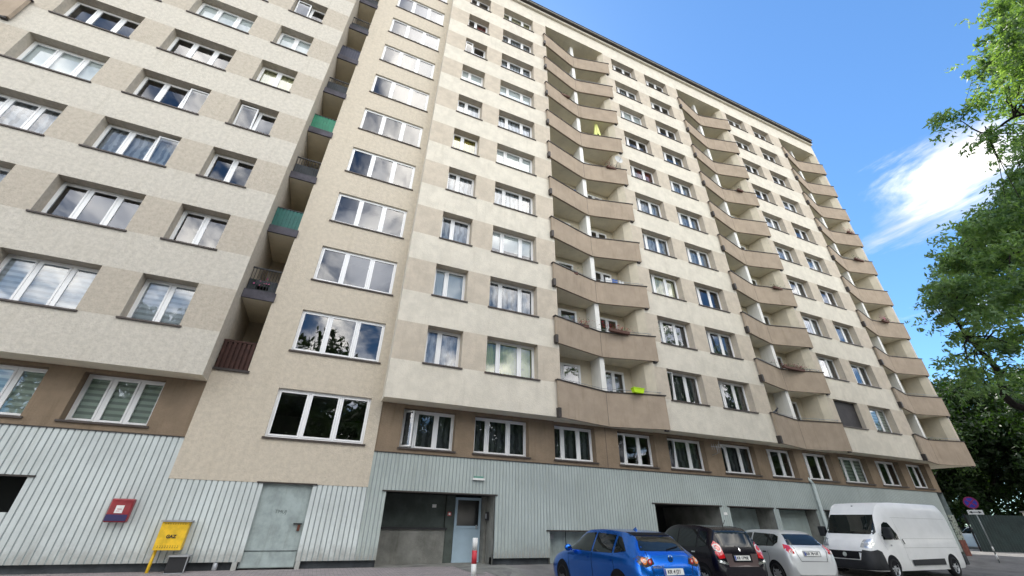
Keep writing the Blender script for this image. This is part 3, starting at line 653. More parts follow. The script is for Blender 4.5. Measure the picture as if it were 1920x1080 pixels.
# ------------------------------------------------------------------ small things at the base
fb = empty('fire_box', (-4.46, B - 0.05, 1.05), 0, 'dark red wall box with a white emblem hung on the grooved cladding', 'wall box')
g = MB(); g.box(-0.23, 0.23, -0.15, 0.02, 0, 0.52, mat('dark_red_paint', (0.26, 0.006, 0.014), 0.4, 0.5, coat=0.3, var=0.25, vscale=6)); g.build('cabinet', fb, bevel=0.03)
g = MB(); g.box(-0.215, 0.215, -0.157, -0.1505, 0.03, 0.17, mat('dark_blue_label', (0.035, 0.03, 0.10), 0.5)); g.build('lower_band', fb)
g = MB(); g.box(-0.08, 0.08, -0.158, -0.1505, 0.20, 0.37, M_bwhite); g.box(-0.04, 0.05, -0.160, -0.1582, 0.28, 0.295, M_red); g.box(-0.05, 0.02, -0.160, -0.1582, 0.24, 0.25, M_red); g.build('emblem', fb)
gb = empty('gas_box', (-3.16, B - 0.05, 0.0), 0, 'yellow gas cabinet marked GAZ on a bent yellow pipe', 'gas cabinet')
g = MB(); g.box(-0.29, 0.29, -0.22, 0.0, 0.47, 1.08, M_yellow)
for r in (0.52, 0.555, 1.03): 
    for i in range(9): g.box(-0.22 + i * 0.052, -0.195 + i * 0.052, -0.224, -0.2195, r, r + 0.012, M_ink)
g.build('cabinet', gb, bevel=0.008)
g = MB(); g.box(-0.32, 0.34, -0.27, 0.01, 1.083, 1.12, M_greymetal); g.build('lid', gb)
text_on('lettering', 'GAZ', 0.10, M_ink, Matrix.Translation((0.0, -0.226, 0.76)) @ FACE_S, gb, bold=0.004)
g = MB(); g.tube([(-0.24, -0.10, 0.48), (-0.245, -0.11, 0.25), (-0.24, -0.16, 0.0)], 0.035, M_yellow, 10); g.build('pipe', gb)
bb = empty('meter_crate', (-2.82, B - 0.28, 0.0), 0, 'black open fronted crate on the pavement below the yellow gas cabinet', 'crate')
g = MB(); g.box(-0.19, 0.19, -0.15, 0.17, 0.02, 0.34, M_blackmetal); g.build('body', bb, bevel=0.01)
g = MB(); g.box(-0.21, 0.22, -0.19, 0.2, 0.343, 0.375, M_greymetal); g.box(0.195, 0.215, -0.18, -0.15, 0.0, 0.34, M_greymetal); g.box(-0.2, 0.215, -0.18, -0.155, 0.0, 0.02, M_greymetal); g.build('frame', bb)
bo = empty('bollard', (2.70, 7.9, gz(2.7, 7.9)), 0, 'red and white striped post standing in front of the entrance door', 'bollard')
zt = 1.0 - gz(2.7, 7.9) - 0.0; nb = 7; hh = zt / nb
for i in range(nb):
    g = MB(); g.tube([(0, 0, i * hh), (0, 0, (i + 1) * hh - (0.0 if i < nb - 1 else 0.01))], 0.044, M_bwhite if (nb - 1 - i) % 2 == 0 else M_bred, 20); g.build('band', bo)
# no stopping sign
SP = Vector((31.6, 12.55, gz(31.6, 12.55)))
sg = empty('no_stopping_sign', SP, 0, 'round blue and red no stopping sign above a white arrow plate', 'road sign')
M_sblue = mat('sign_blue', (0.03, 0.035, 0.36), 0.4, 0.4); M_sred = mat('sign_red', (0.26, 0.015, 0.10), 0.4, 0.4)
g = MB(); g.tube([(0, 0, 0), (0, 0, 2.85)], 0.03, mat('galvanised', (0.28, 0.30, 0.30), 0.5, metal=0.4), 10); g.build('pole', sg)
g = MB(); g.tube([(0, 0, 0.15), (0, 0, 0.35)], 0.037, M_bwhite, 10); g.tube([(0, 0, 0.5), (0, 0, 0.68)], 0.037, M_bwhite, 10); g.build('sleeve', sg)
SR = Matrix.Rotation(math.radians(-62), 4, 'Z')
def disc(r, y0, y1, m, z, name, inner=0):
    g = MB(); n = 40
    o_ = [Vector((r * math.cos(2 * math.pi * i / n), 0, r * math.sin(2 * math.pi * i / n) + z)) for i in range(n)]
    a = [SR @ (v + Vector((0, y0, 0))) for v in o_]; b = [SR @ (v + Vector((0, y1, 0))) for v in o_]
    g.face(a, m); g.face(b[::-1], m)
    for i in range(n): j = (i + 1) % n; g.face([a[i], b[i], b[j], a[j]], m)
    return g
ds = disc(0.28, -0.05, -0.035, M_sred, 2.62, 'x').build('disc', sg)
disc(0.225, -0.054, -0.0505, M_sblue, 2.62, 'x').build('blue_field', ds)
g = MB()
for a in (45, -45): g.box(-0.235, 0.235, -0.058 - (0.002 if a > 0 else 0), -0.0545, -0.028, 0.028, M_sred, SR @ Matrix.Translation((0, 0, 2.62)) @ Matrix.Rotation(math.radians(a), 4, 'Y'))
g.build('red_cross', ds)
g = MB(); g.box(-0.29, 0.29, -0.05, -0.037, 2.08, 2.29, M_bwhite, SR); pl = g.build('arrow_plate', sg)
g = MB(); g.box(-0.13, 0.13, -0.055, -0.0505, 2.17, 2.20, M_ink, SR)
for s_ in (-1, 1): g.face([SR @ Vector(p) for p in ((s_ * 0.24, -0.0555, 2.185), (s_ * 0.12, -0.0555, 2.24), (s_ * 0.12, -0.0555, 2.13))], M_ink)
g.build('arrow', pl)
# fence and concrete wall
M_fence = mat('dark_green_sheet', (0.018, 0.034, 0.034), 0.5, 0.4, var=0.3, vscale=2)
fn = empty('sheet_fence', (43.4, 16.5, 0), 0, 'dark green corrugated sheet fence beyond the end of the block', 'fence')
A_ = Vector((-1.8, .6)); B_ = Vector((1.9, -1.3)); n = 44
for nm, u0, u1 in (('panel', 0, 22), ('panel', 22, 44)):
    g = MB(); G = [[], []]
    for i in range(u0 * 2, u1 * 2 + 1):
        p = A_.lerp(B_, i / (2 * n)); off = 0.035 if (i // 2) % 2 else 0
        G[0].append((p.x, p.y - off, 0.0)); G[1].append((p.x, p.y - off, 2.15))
    g.grid(G, M_fence); o_ = g.build(nm, fn)
    for pol in o_.data.polygons: pol.use_smooth = False
for t in (0, 0.5, 1):
    p = A_.lerp(B_, t); g = MB(); g.box(p.x - 0.04, p.x + 0.04, p.y + 0.03, p.y + 0.11, 0, 2.2, M_blackmetal); g.build('post', fn)
cw = MB(); cw.box(44.9, 49, 15.2, 15.4, 0, 2.35, M_light); cw.box(44.85, 49.05, 15.14, 15.46, 2.353, 2.43, M_conc); tag(cw.build('concrete_wall'), 'pale concrete garden wall right of the dark green sheet fence', 'wall')

# ------------------------------------------------------------------ cars
def catmull(P, n):
    P = [Vector(p) for p in P]; out = []
    for i in range(len(P) - 1):
        p0 = P[max(i - 1, 0)]; p1 = P[i]; p2 = P[i + 1]; p3 = P[min(i + 2, len(P) - 1)]
        for j in range(n):
            t = j / n
            out.append(0.5 * ((2 * p1) + (p2 - p0) * t + (2 * p0 - 5 * p1 + 4 * p2 - p3) * t * t + (3 * p1 - p0 - 3 * p2 + p3) * t ** 3))
    out.append(P[-1]); return out
def pchip(xs, ys, x):
    i = 0
    while i < len(xs) - 2 and x > xs[i + 1]: i += 1
    d = [(ys[j + 1] - ys[j]) / (xs[j + 1] - xs[j]) for j in range(len(xs) - 1)]
    def m(j):
        if j == 0: return d[0]
        if j == len(xs) - 1: return d[-1]
        a, b = d[j - 1], d[j]
        return 0 if a * b <= 0 else 2 * a * b / (a + b)
    h = xs[i + 1] - xs[i]; t = (x - xs[i]) / h; m0, m1 = m(i), m(i + 1)
    return (2*t**3 - 3*t**2 + 1) * ys[i] + (t**3 - 2*t**2 + t) * h * m0 + (-2*t**3 + 3*t**2) * ys[i + 1] + (t**3 - t**2) * h * m1
class Car:
    def __init__(s, name, st, paint, pos, heading, label, cat, rnd=1.0):
        s.root = empty(name, pos, heading, label, cat); s.paint = paint
        xs = [r[0] for r in st]; ev = []
        X = []
        for a, b in zip(xs, xs[1:]):
            n = max(1, int((b - a) / 0.07)); X += [a + (b - a) * i / n for i in range(n)]
        X.append(xs[-1])
        G = []
        for x in X:
            zt, wt_, zs, ws, zm, wm, zb, wb = [pchip(xs, [r[i] for r in st], x) for i in range(1, 9)]
            e = min(0.05, (zt - zs) * 0.35)
            half = [(0, zt), (0.55 * wt_, zt - e * 0.12), (0.88 * wt_, zt - e * 0.45), (wt_, zt - e * 1.25), (ws, zs), (wm, zm), (wb, zb), (wb - 0.12, zb - 0.03), (0, zb - 0.03)]
            hp = catmull([(y, z, 0) for y, z in half], 5)
            ring = [(x, p.x, p.y) for p in hp] + [(x, -p.x, p.y) for p in hp[-2:0:-1]]
            G.append(ring)
        g = MB(); g.grid(G, paint, closed=True)
        g.face(G[0], paint); g.face(G[-1][::-1], paint)
        s.body = g.build('body', s.root)
        bm = bmesh.new(); bm.from_mesh(s.body.data); s.bvh = BVHTree.FromBMesh(bm); bm.free()
        s.xr, s.xf = xs[0], xs[-1]
    def decal(s, name, poly, axis, m, off=0.006, parent=None, res=0.09, thick=0.0):
        """poly in (x,z) for sides 'L'/'R', (y,z) for 'back'/'front', (x,y) for 'top'"""
        bm = bmesh.new()
        vs = [bm.verts.new((a, b, 0)) for a, b in poly]; bm.faces.new(vs)
        bmesh.ops.triangulate(bm, faces=bm.faces[:])
        for _ in range(4):
            es = [e for e in bm.edges if e.calc_length() > res]
            if not es: break
            bmesh.ops.subdivide_edges(bm, edges=es, cuts=1); bmesh.ops.triangulate(bm, faces=bm.faces[:])
        dirs = {'L': ((0, -1, 0)), 'R': (0, 1, 0), 'back': (1, 0, 0), 'front': (-1, 0, 0), 'top': (0, 0, -1)}
        d = Vector(dirs[axis]); bad = []
        for v in bm.verts:
            a, b = v.co.x, v.co.y
            o = {'L': (a, 3, b), 'R': (a, -3, b), 'back': (-5, a, b), 'front': (5, a, b), 'top': (a, b, 5)}[axis]
            hit, nrm, _, _ = s.bvh.ray_cast(Vector(o), d)
            if hit is None: bad.append(v); continue
            if nrm.dot(d) > 0: nrm = -nrm
            v.co = hit + nrm * off
        bmesh.ops.delete(bm, geom=bad, context='VERTS')
        bmesh.ops.recalc_face_normals(bm, faces=bm.faces[:])
        for f in bm.faces:
            f.smooth = True
            if f.normal.dot(d) > 0: f.normal_flip()
        me = bpy.data.meshes.new(name); bm.to_mesh(me); bm.free(); me.materials.append(m)
        return link(name, me, parent or s.root)
    def rr(s, cx, cz, w, h, r=0.04, n=4):
        out = []
        for (sx, sz, a0) in ((1, 1, 0), (-1, 1, 90), (-1, -1, 180), (1, -1, 270)):
            for i in range(n + 1):
                a = math.radians(a0 + 90 * i / n); out.append((cx + sx * (w / 2 - r) + r * math.cos(a), cz + sz * (h / 2 - r) + r * math.sin(a)))
        return out
    def circ(s, cx, cz, r, n=20): return [(cx + r * math.cos(2 * math.pi * i / n), cz + r * math.sin(2 * math.pi * i / n)) for i in range(n)]
    def wheels(s, xs, yh, r, rimm=M_rim, spokes=7):
        for x in xs:
            for sd_ in (1, -1):
                ax = 'L' if sd_ > 0 else 'R'
                s.decal('wheel_arch', [q for q in s.circ(x, r + 0.02, r * 1.17, 28) if q[1] > 0.17 or True], ax, M_seam, 0.004, res=0.08)
                w = empty('wheel', (x, sd_ * yh, r)); w.parent = s.root
                t = MB(); pr = [(-0.20, 0.6), (-0.19, 0.93), (-0.16, 1.0), (-0.05, 1.0), (0.0, 0.95), (0.015, 0.8), (0.012, 0.68), (-0.02, 0.66)]
                G = []
                for (y, q) in pr: G.append([(q * r * math.cos(2 * math.pi * i / 28), sd_ * y + sd_ * 0.03, q * r * math.sin(2 * math.pi * i / 28)) for i in range(28)])
                t.grid(G, M_rubber, True); t.build('tyre', w)
                q = MB(); R0 = r * 0.67
                q.face([(R0 * math.cos(2 * math.pi * i / 28), sd_ * (-0.03), R0 * math.sin(2 * math.pi * i / 28)) for i in range(28)], M_seam)
                for k in range(spokes):
                    a = 2 * math.pi * k / spokes; Mx = Matrix.Rotation(a, 4, 'Y')
                    q.box(0.02, R0, min(sd_ * 0.0, sd_ * 0.025), max(sd_ * 0.0, sd_ * 0.025), -0.028, 0.028, rimm, Mx)
                q.tube([(0, 0, 0), (0, sd_ * 0.03, 0)], 0.05, rimm, 12)
                G = [[(k_ * R0 * math.cos(2 * math.pi * i / 28), sd_ * y_, k_ * R0 * math.sin(2 * math.pi * i / 28)) for i in range(28)] for k_, y_ in ((0.88, 0.0), (0.92, 0.028), (1.0, 0.03), (1.02, -0.02))]
                q.grid(G, rimm, True); q.build('rim', w)
    def plate(s, side, y, z, txt, w=0.52, h=0.114):
        p = s.decal('number_plate', s.rr(y, z, w, h, 0.01, 2), side, M_plate, 0.018)
        hit, nrm, _, _ = s.bvh.ray_cast(Vector((-5 if side == 'back' else 5, y, z)), Vector((1 if side == 'back' else -1, 0, 0)))
        sgn = -1 if side == 'back' else 1
        s.decal('country_band', s.rr(y + (0.235 if side == 'back' else -0.235) , z, 0.042, h - 0.012, 0.004, 1), side, M_plateblue, 0.020, p)
        nx = sgn * abs(nrm.x); nzv = nrm.z if nrm.x * sgn > 0 else -nrm.z
        tilt = math.atan2(nzv, abs(nx))
        M = Matrix.Translation((hit.x + sgn * 0.024, y, z)) @ Matrix.Rotation(math.radians(-90 if side == 'back' else 90), 4, 'Z') @ FACE_S
        text_on('plate_text', txt, 0.10, M_ink, M, p, bold=0.001)
    def mirror(s, x, y, z, m, sc=1.0):
        for sd_ in (1, -1):
            g = MB(); G = []
            for i, (t, r) in enumerate(((-0.09, 0.03), (-0.07, 0.07), (0.0, 0.085), (0.07, 0.06), (0.10, 0.02))):
                G.append([(x + t * sc * 0.7, sd_ * (y + 0.09 * sc) + math.cos(2 * math.pi * k / 12) * r * 1.25 * sc, z + math.sin(2 * math.pi * k / 12) * r * sc) for k in range(12)])
            g.grid(G, m, True); g.face(G[0], M_seam); g.face(G[-1][::-1], m); g.tube([(x, sd_ * (y - 0.03), z - 0.05), (x, sd_ * (y + 0.06), z - 0.02)], 0.02, m, 6); g.build('mirror', s.root)
    def strip(s, name, pts, axis, wd, m, off=0.004):
        for (a, b) in zip(pts, pts[1:]):
            d = Vector((b[0] - a[0], b[1] - a[1])); n_ = Vector((-d.y, d.x)).normalized() * wd / 2
            yield [(a[0] + n_.x, a[1] + n_.y), (b[0] + n_.x, b[1] + n_.y), (b[0] - n_.x, b[1] - n_.y), (a[0] - n_.x, a[1] - n_.y)]
    def seams(s, lists, axis, wd=0.012, m=M_seam, name='door_gap'):
        mbv = []
        for pts in lists:
            for q in s.strip(name, pts, axis, wd, m): s.decal(name, q, axis, m, 0.003, parent=s.body, res=0.15)
M_cglass = mat('car_glass', (0.010, 0.014, 0.014), 0.03, 0.5)
def carpaint(name, col, metal=0.0, rough=0.3):
    m = mat(name, col, rough, 0.4, metal, 0.6, var=0.05, vscale=1)
    return m
P_blue = carpaint('blue_paint', (0.006, 0.15, 0.64), 0.8, 0.25)
P_dark = mat('dark_plum_paint', (0.005, 0.0035, 0.008), 0.22, 0.35, 0.0, 0.15)
P_silver = carpaint('silver_paint', (0.62, 0.635, 0.64), 0.35, 0.36)
P_white = mat('white_paint', (0.80, 0.80, 0.79), 0.45, 0.4, 0.0, 0.15, var=0.05, vscale=2)
#        x     zt    wt    zs    ws    zm    wm    zb    wb
HATCH = [(-2.16, .66, .52, .60, .64, .48, .70, .34, .62), (-2.10, .98, .60, .86, .76, .55, .80, .28, .72), (-1.98, 1.06, .62, .93, .82, .60, .86, .24, .80), (-1.80, 1.22, .60, .97, .85, .62, .875, .22, .82),
         (-1.55, 1.38, .58, .97, .86, .62, .88, .20, .83), (-1.20, 1.435, .59, .965, .86, .62, .88, .19, .83), (-0.4, 1.465, .60, .94, .865, .6, .88, .18, .83), (0.2, 1.44, .60, .92, .865, .6, .88, .18, .83),
         (0.55, 1.34, .60, .91, .86, .6, .88, .18, .83), (1.0, 1.10, .66, .90, .85, .6, .88, .18, .83), (1.25, .99, .70, .87, .84, .58, .88, .18, .83), (1.7, .90, .66, .79, .80, .54, .87, .19, .82), (2.0, .80, .55, .70, .74, .50, .82, .2, .76), (2.2, .62, .4, .55, .55, .42, .66, .25, .6)]
def scale_st(st, sx, sy, sz): return [(r[0] * sx, r[1] * sz, r[2] * sy, r[3] * sz, r[4] * sy, r[5] * sz, r[6] * sy, r[7] * sz, r[8] * sy) for r in st]
def front_bits(c, xw0, xw1, yw, zw0, zw1):
    c.decal('windscreen', [(-yw, zw0), (yw, zw0), (yw * 0.82, zw1), (-yw * 0.82, zw1)], 'front', M_cglass)
G_CAR = -0.34
car = Car('blue_hatchback', HATCH, P_blue, (7.50, 10.55, G_CAR), math.radians(88.5), 'metallic blue hatchback parked nose to the wall, nearest the entrance', 'car')
car.decal('rear_window', [(-.62, 1.07), (.62, 1.07), (.60, 1.14), (.50, 1.335), (-.50, 1.335), (-.60, 1.14)], 'back', M_cglass)
car.decal('spoiler', [(-.56, 1.345), (.56, 1.345), (.53, 1.40), (-.53, 1.40)], 'back', M_seam, 0.012)
for ax in ('L', 'R'):
    car.decal('side_window', [(-1.62, 1.05), (-1.20, 0.99), (-1.16, 1.33), (-1.30, 1.30)], ax, M_cglass)
    car.decal('side_window', [(-1.12, 0.985), (-0.28, 0.965), (-0.26, 1.375), (-1.06, 1.345)], ax, M_cglass)
    car.decal('side_window', [(-0.20, 0.965), (0.98, 0.965), (0.55, 1.25), (0.30, 1.35), (-0.18, 1.375)], ax, M_cglass)
    car.seams([[(-0.24, 0.95), (-0.24, 0.32)], [(-1.14, 0.97), (-1.20, 0.70), (-1.02, 0.42)], [(0.98, 0.93), (0.92, 0.32)], [(-1.0, 0.30), (0.95, 0.30)]], ax)
    for x in (-1.02, 0.0): car.decal('door_handle', car.rr(x, 0.84, 0.17, 0.03, 0.012, 2), ax, P_blue, 0.022)
for sy in (1, -1):
    tl = car.decal('tail_light', [(sy * .46, .84), (sy * .50, .95), (sy * .76, .98), (sy * .84, .93), (sy * .80, .82), (sy * .68, .78)], 'back', mat('lamp_housing', (0.06, 0.05, 0.05), 0.15, 0.6, coat=1.0), 0.006)
    car.decal('lamp', car.circ(sy * .57, .885, .050), 'back', M_lens_red, 0.012, tl); car.decal('lamp', car.circ(sy * .70, .89, .060), 'back', M_lens_orange, 0.012, tl)
    car.decal('lamp', car.circ(sy * .57, .885, .026), 'back', M_lens_clear, 0.015, tl); car.decal('lamp', car.circ(sy * .70, .89, .028), 'back', M_lens_clear, 0.015, tl)
car.seams([[(-.55, 1.05), (-.60, .86), (-.48, .62), (.48, .62), (.60, .86), (.55, 1.05)]], 'back')
emb = car.decal('emblem', [(q[0] * 1.0, q[1]) for q in car.circ(0, .935, .062)], 'back', M_chrome, 0.010); car.decal('emblem_field', car.circ(0, .937, .046), 'back', P_blue, 0.013, emb); car.decal('emblem_wing', [(-.04, .955), (0, .925), (.04, .955), (0, .941)], 'back', M_chrome, 0.016, emb)
hit = car.bvh.ray_cast(Vector((-5, .40, .80)), Vector((1, 0, 0)))[0]
text_on('lettering', 'MAZDA 3', 0.07, M_chrome, Matrix.Translation((hit.x - 0.012, .38, .79)) @ Matrix.Rotation(math.radians(-90), 4, 'Z') @ FACE_S, car.root, bold=0.002)
car.plate('back', 0, .70, 'KR 4 J21')
g = MB(); hb = car.bvh.ray_cast(Vector((-5, -.05, 1.10)), Vector((1, 0, 0)))[0]; g.tube([(hb.x - .03, -.05, 1.09), (hb.x + .04, -.42, 1.15)], 0.014, M_seam, 6); g.build('wiper', car.root)
g = MB(); g.face([(-.86, 0, 1.45), (-1.02, -.02, 1.44), (-1.0, 0, 1.52)], P_blue); g.face([(-.86, 0, 1.45), (-1.0, 0, 1.52), (-1.02, .02, 1.44)], P_blue); g.face([(-1.02, -.02, 1.44), (-1.02, .02, 1.44), (-1.0, 0, 1.52)], P_blue); g.build('aerial', car.root)
car.wheels((-1.34, 1.32), .84, .315, mat('dark_alloy', (0.12, 0.12, 0.125), 0.4, 0.5, metal=0.7)); car.mirror(0.78, .88, 1.0, P_blue)

MPV = [(-1.90, .62, .50, .56, .60, .45, .66, .34, .60), (-1.86, .90, .60, .80, .74, .52, .78, .28, .72), (-1.78, 1.12, .60, .96, .80, .58, .83, .24, .78), (-1.66, 1.42, .60, 1.0, .83, .60, .845, .22, .80),
       (-1.45, 1.53, .60, 1.0, .835, .60, .85, .21, .80), (-0.9, 1.58, .61, .98, .84, .6, .85, .20, .80), (-0.1, 1.59, .61, .96, .84, .6, .85, .19, .80), (0.4, 1.52, .61, .95, .84, .6, .85, .19, .80),
       (0.9, 1.26, .64, .95, .84, .6, .85, .19, .80), (1.2, 1.08, .68, .93, .83, .58, .85, .19, .80), (1.55, .97, .62, .85, .78, .54, .84, .2, .79), (1.80, .82, .52, .70, .70, .48, .76, .22, .70), (1.90, .62, .4, .52, .52, .42, .60, .26, .55)]
car = Car('dark_minivan', MPV, P_dark, (11.55, 11.8, G_CAR), math.radians(83), 'dark plum small minivan parked between the blue and the silver hatchbacks', 'car')
car.decal('rear_window', [(-.62, 1.06), (.62, 1.06), (.57, 1.46), (-.57, 1.46)], 'back', M_cglass)
for ax in ('L', 'R'):
    car.decal('side_window', [(-1.50, 1.08), (-1.12, 1.02), (-1.12, 1.44), (-1.42, 1.40)], ax, M_cglass)
    car.decal('side_window', [(-1.04, 1.02), (-0.22, 1.0), (-0.22, 1.48), (-1.04, 1.46)], ax, M_cglass)
    car.decal('side_window', [(-0.14, 1.0), (0.98, 1.02), (0.62, 1.30), (0.35, 1.43), (-0.14, 1.48)], ax, M_cglass)
    car.seams([[(-0.18, .98), (-0.18, .34)], [(-1.08, 1.0), (-1.12, .72), (-.95, .42)], [(.95, .98), (.88, .34)]], ax)
    for x in (-.95, .05): car.decal('door_handle', car.rr(x, .90, .17, .03, .012, 2), ax, M_chrome, .022)
for sy in (1, -1):
    tl = car.decal('tail_light', [(sy * .56, .80), (sy * .58, 1.10), (sy * .70, 1.20), (sy * .78, 1.10), (sy * .80, .90), (sy * .74, .78)], 'back', M_lens_red, .006)
    rg = car.decal('lamp_ring', car.circ(sy * .685, 1.03, .10), 'back', M_lens_clear, .012, tl); car.decal('lamp', car.circ(sy * .685, 1.03, .066), 'back', M_lens_red, .016, tl)
    car.decal('reflector', [(sy * .50, .70), (sy * .78, .76), (sy * .78, .70), (sy * .52, .64)], 'back', M_chrome, .01)
car.decal('tailgate_panel', [(-.50, .60), (.50, .60), (.56, .90), (-.56, .90)], 'back', mat('plum_bronze_paint', (0.11, 0.075, 0.075), 0.35, 0.5, 0.4, 0.8), .004)
car.decal('plate_recess', car.rr(0, .80, .64, .20, .03), 'back', M_seam, .010)
car.plate('back', 0, .80, 'KR 1790E')
car.decal('emblem', [(0, .945), (.035, .995), (0, 1.045), (-.035, .995)], 'back', M_chrome, .01)
car.wheels((-1.22, 1.26), .815, .30); car.mirror(.72, .85, 1.05, P_dark)
g = MB(); g.tube([(-1.35, 0, 1.55), (-1.50, 0, 1.72)], .007, M_seam, 6); g.build('aerial', car.root)

SHATCH = scale_st(HATCH, .90, .955, 1.02)
def silver(name, paint, pos, hd, label):
    car = Car(name, SHATCH, paint, pos, hd, label, 'car')
    car.decal('rear_window', [(-.60, 1.08), (.60, 1.08), (.50, 1.37), (-.50, 1.37)], 'back', M_cglass)
    for ax in ('L', 'R'):
        car.decal('side_window', [(-1.45, 1.14), (-1.30, 1.03), (-.22, 1.0), (-.22, 1.39), (-1.20, 1.36), (-1.38, 1.30)], ax, M_cglass)
        car.decal('side_window', [(-.15, 1.0), (.88, 1.0), (.48, 1.28), (.25, 1.37), (-.15, 1.39)], ax, M_cglass)
        car.decal('window_post', [(-1.02, 1.02), (-.98, 1.02), (-.98, 1.37), (-1.02, 1.37)], ax, M_seam, .009)
        car.seams([[(-.19, .99), (-.19, .32)], [(-1.0, 1.0), (-1.06, .72), (-.90, .42)], [(.9, .96), (.84, .32)]], ax)
        for x in (-.90, .02): car.decal('door_handle', car.rr(x, .86, .17, .035, .014, 2), ax, M_seam if paint is P_silver else paint, .022)
    for sy in (1, -1):
        tl = car.decal('tail_light', [(sy * .58, .86), (sy * .58, 1.06), (sy * .70, 1.10), (sy * .78, .98), (sy * .74, .86)], 'back', M_lens_red, .006)
        car.decal('lamp', car.circ(sy * .68, .89, .045), 'back', M_lens_clear, .012, tl)
    car.seams([[(-.52, 1.06), (-.52, .90), (-.44, .66), (.44, .66), (.52, .90), (.52, 1.06)]], 'back')
    car.decal('plate_recess', car.rr(0, .86, .60, .16, .02), 'back', M_greymetal, .006); car.plate('back', 0, .86, 'KR 70 UT')
    car.wheels((-1.24, 1.20), .805, .295, M_rim, 9); car.mirror(.70, .83, 1.02, paint)
    return car
silver('silver_hatchback', P_silver, (15.1, 12.0, G_CAR), math.radians(74.5), 'silver hatchback parked between the dark minivan and the white van')
silver('bright_gap_stand_in', P_white, (47.0, 18.9, 0), math.radians(60), 'white car shape added for a bright gap behind the graffiti covered corner of the block')  # white car copy added to stand for a bright sunlit gap by the wall

VAN = [(-2.98, 2.30, .78, 1.85, .92, .70, .94, .40, .90), (-2.93, 2.47, .84, 1.95, .965, .72, .99, .35, .95), (-2.7, 2.52, .87, 1.98, .975, .75, 1.01, .32, .97), (-1.5, 2.53, .88, 1.98, .98, .75, 1.02, .30, .98), (0.5, 2.53, .88, 1.98, .98, .75, 1.02, .30, .98),
       (1.15, 2.50, .87, 1.92, .975, .75, 1.02, .30, .98), (1.50, 2.40, .86, 1.80, .972, .75, 1.02, .30, .98), (1.72, 2.20, .86, 1.62, .97, .74, 1.02, .30, .98), (2.02, 1.84, .86, 1.42, .968, .72, 1.02, .30, .98), (2.30, 1.50, .85, 1.26, .95, .68, 1.02, .30, .98),
       (2.58, 1.29, .80, 1.10, .92, .62, 1.01, .30, .97), (2.80, 1.16, .72, .95, .86, .55, .97, .30, .92), (2.93, .95, .60, .80, .76, .50, .88, .30, .84), (3.0, .66, .5, .60, .62, .45, .70, .34, .66)]
GV = -0.36
van = Car('white_van', VAN, P_white, (21.9, 11.88, GV), math.radians(180.5), 'white high roofed panel van parked at the right in front of the garages', 'van')
van.decal('windscreen', [(-.86, 1.40), (.86, 1.40), (.90, 1.48), (.80, 2.06), (-.80, 2.06), (-.90, 1.48)], 'front', M_cglass, .008)
for ax in ('L', 'R'):
    van.decal('side_window', [(2.06, 1.24), (2.00, 1.46), (1.78, 1.74), (1.62, 1.82), (1.42, 1.80), (1.12, 1.42), (1.08, 1.24)], ax, M_cglass, .008)
    van.seams([[(1.0, 1.95), (0.96, 1.4), (0.96, .42)], [(2.15, 1.45), (2.2, 1.2), (2.05, .9)], [(-2.8, .98), (1.05, .98)], [(-2.8, 1.28), (.9, 1.28)], [(-2.7, 1.98), (1.1, 1.98)]], ax, .010, mat('van_seam', (.45, .46, .44), .6))
    van.decal('side_moulding', [(-1.40, .42), (.80, .42), (.84, .60), (-1.40, .62)], ax, M_black_plastic, .03)
    van.decal('door_handle', [(.86, 1.10), (.92, 1.10), (.98, 1.25), (.92, 1.27)], ax, M_seam, .03)
    van.decal('badge', van.rr(1.75, 1.06, .10, .05, .01, 2), ax, M_greymetal, .01)
    van.decal('bumper_side', [(3.0, .30), (3.0, .84), (2.62, .92), (2.46, .86), (2.40, .30)], ax, M_black_plastic, .02)
van.decal('bumper', [(-.98, .30), (.98, .30), (.98, .86), (.62, .90), (.52, .58), (-.52, .58), (-.62, .90), (-.98, .86)], 'front', M_black_plastic, .025)
gr = van.decal('grille', van.rr(0, .73, 1.0, .24, .03), 'front', M_seam, .02); em = van.decal('emblem', van.circ(0, .73, .075), 'front', M_chrome, .03, gr)
for sy in (1, -1):
    hl = van.decal('headlight', [(sy * .56, .98), (sy * .64, 1.22), (sy * .86, 1.26), (sy * .92, 1.10), (sy * .86, .96)], 'front', mat('headlight_clear', (.55, .57, .60), .1, .6, metal=.5, coat=1.0), .008)
    van.decal('lamp', van.circ(sy * .74, 1.08, .06), 'front', M_greymetal, .012, hl)
van.plate('front', 0, .50, 'KR 1302T')
van.wheels((-2.02, 2.0), .985, .345, M_rim, 6)
for sy in (1, -1):
    g = MB(); g.box(1.92, 2.12, sy * 1.20 - .12, sy * 1.20 + .12, 1.28, 1.64, M_black_plastic); g.box(1.98, 2.06, min(sy * .93, sy * 1.1), max(sy * .93, sy * 1.1), 1.34, 1.40, M_black_plastic); g.build('mirror', van.root, bevel=.05)
g = MB(); g.box(-3.22, -2.95, -.98, 1.0, .38, .72, M_black_plastic); g.build('rear_bumper', van.root, bevel=.03)
g = MB(); g.box(1.50, 1.56, -.03, .03, 2.28, 2.40, M_greymetal); g.build('aerial', van.root)

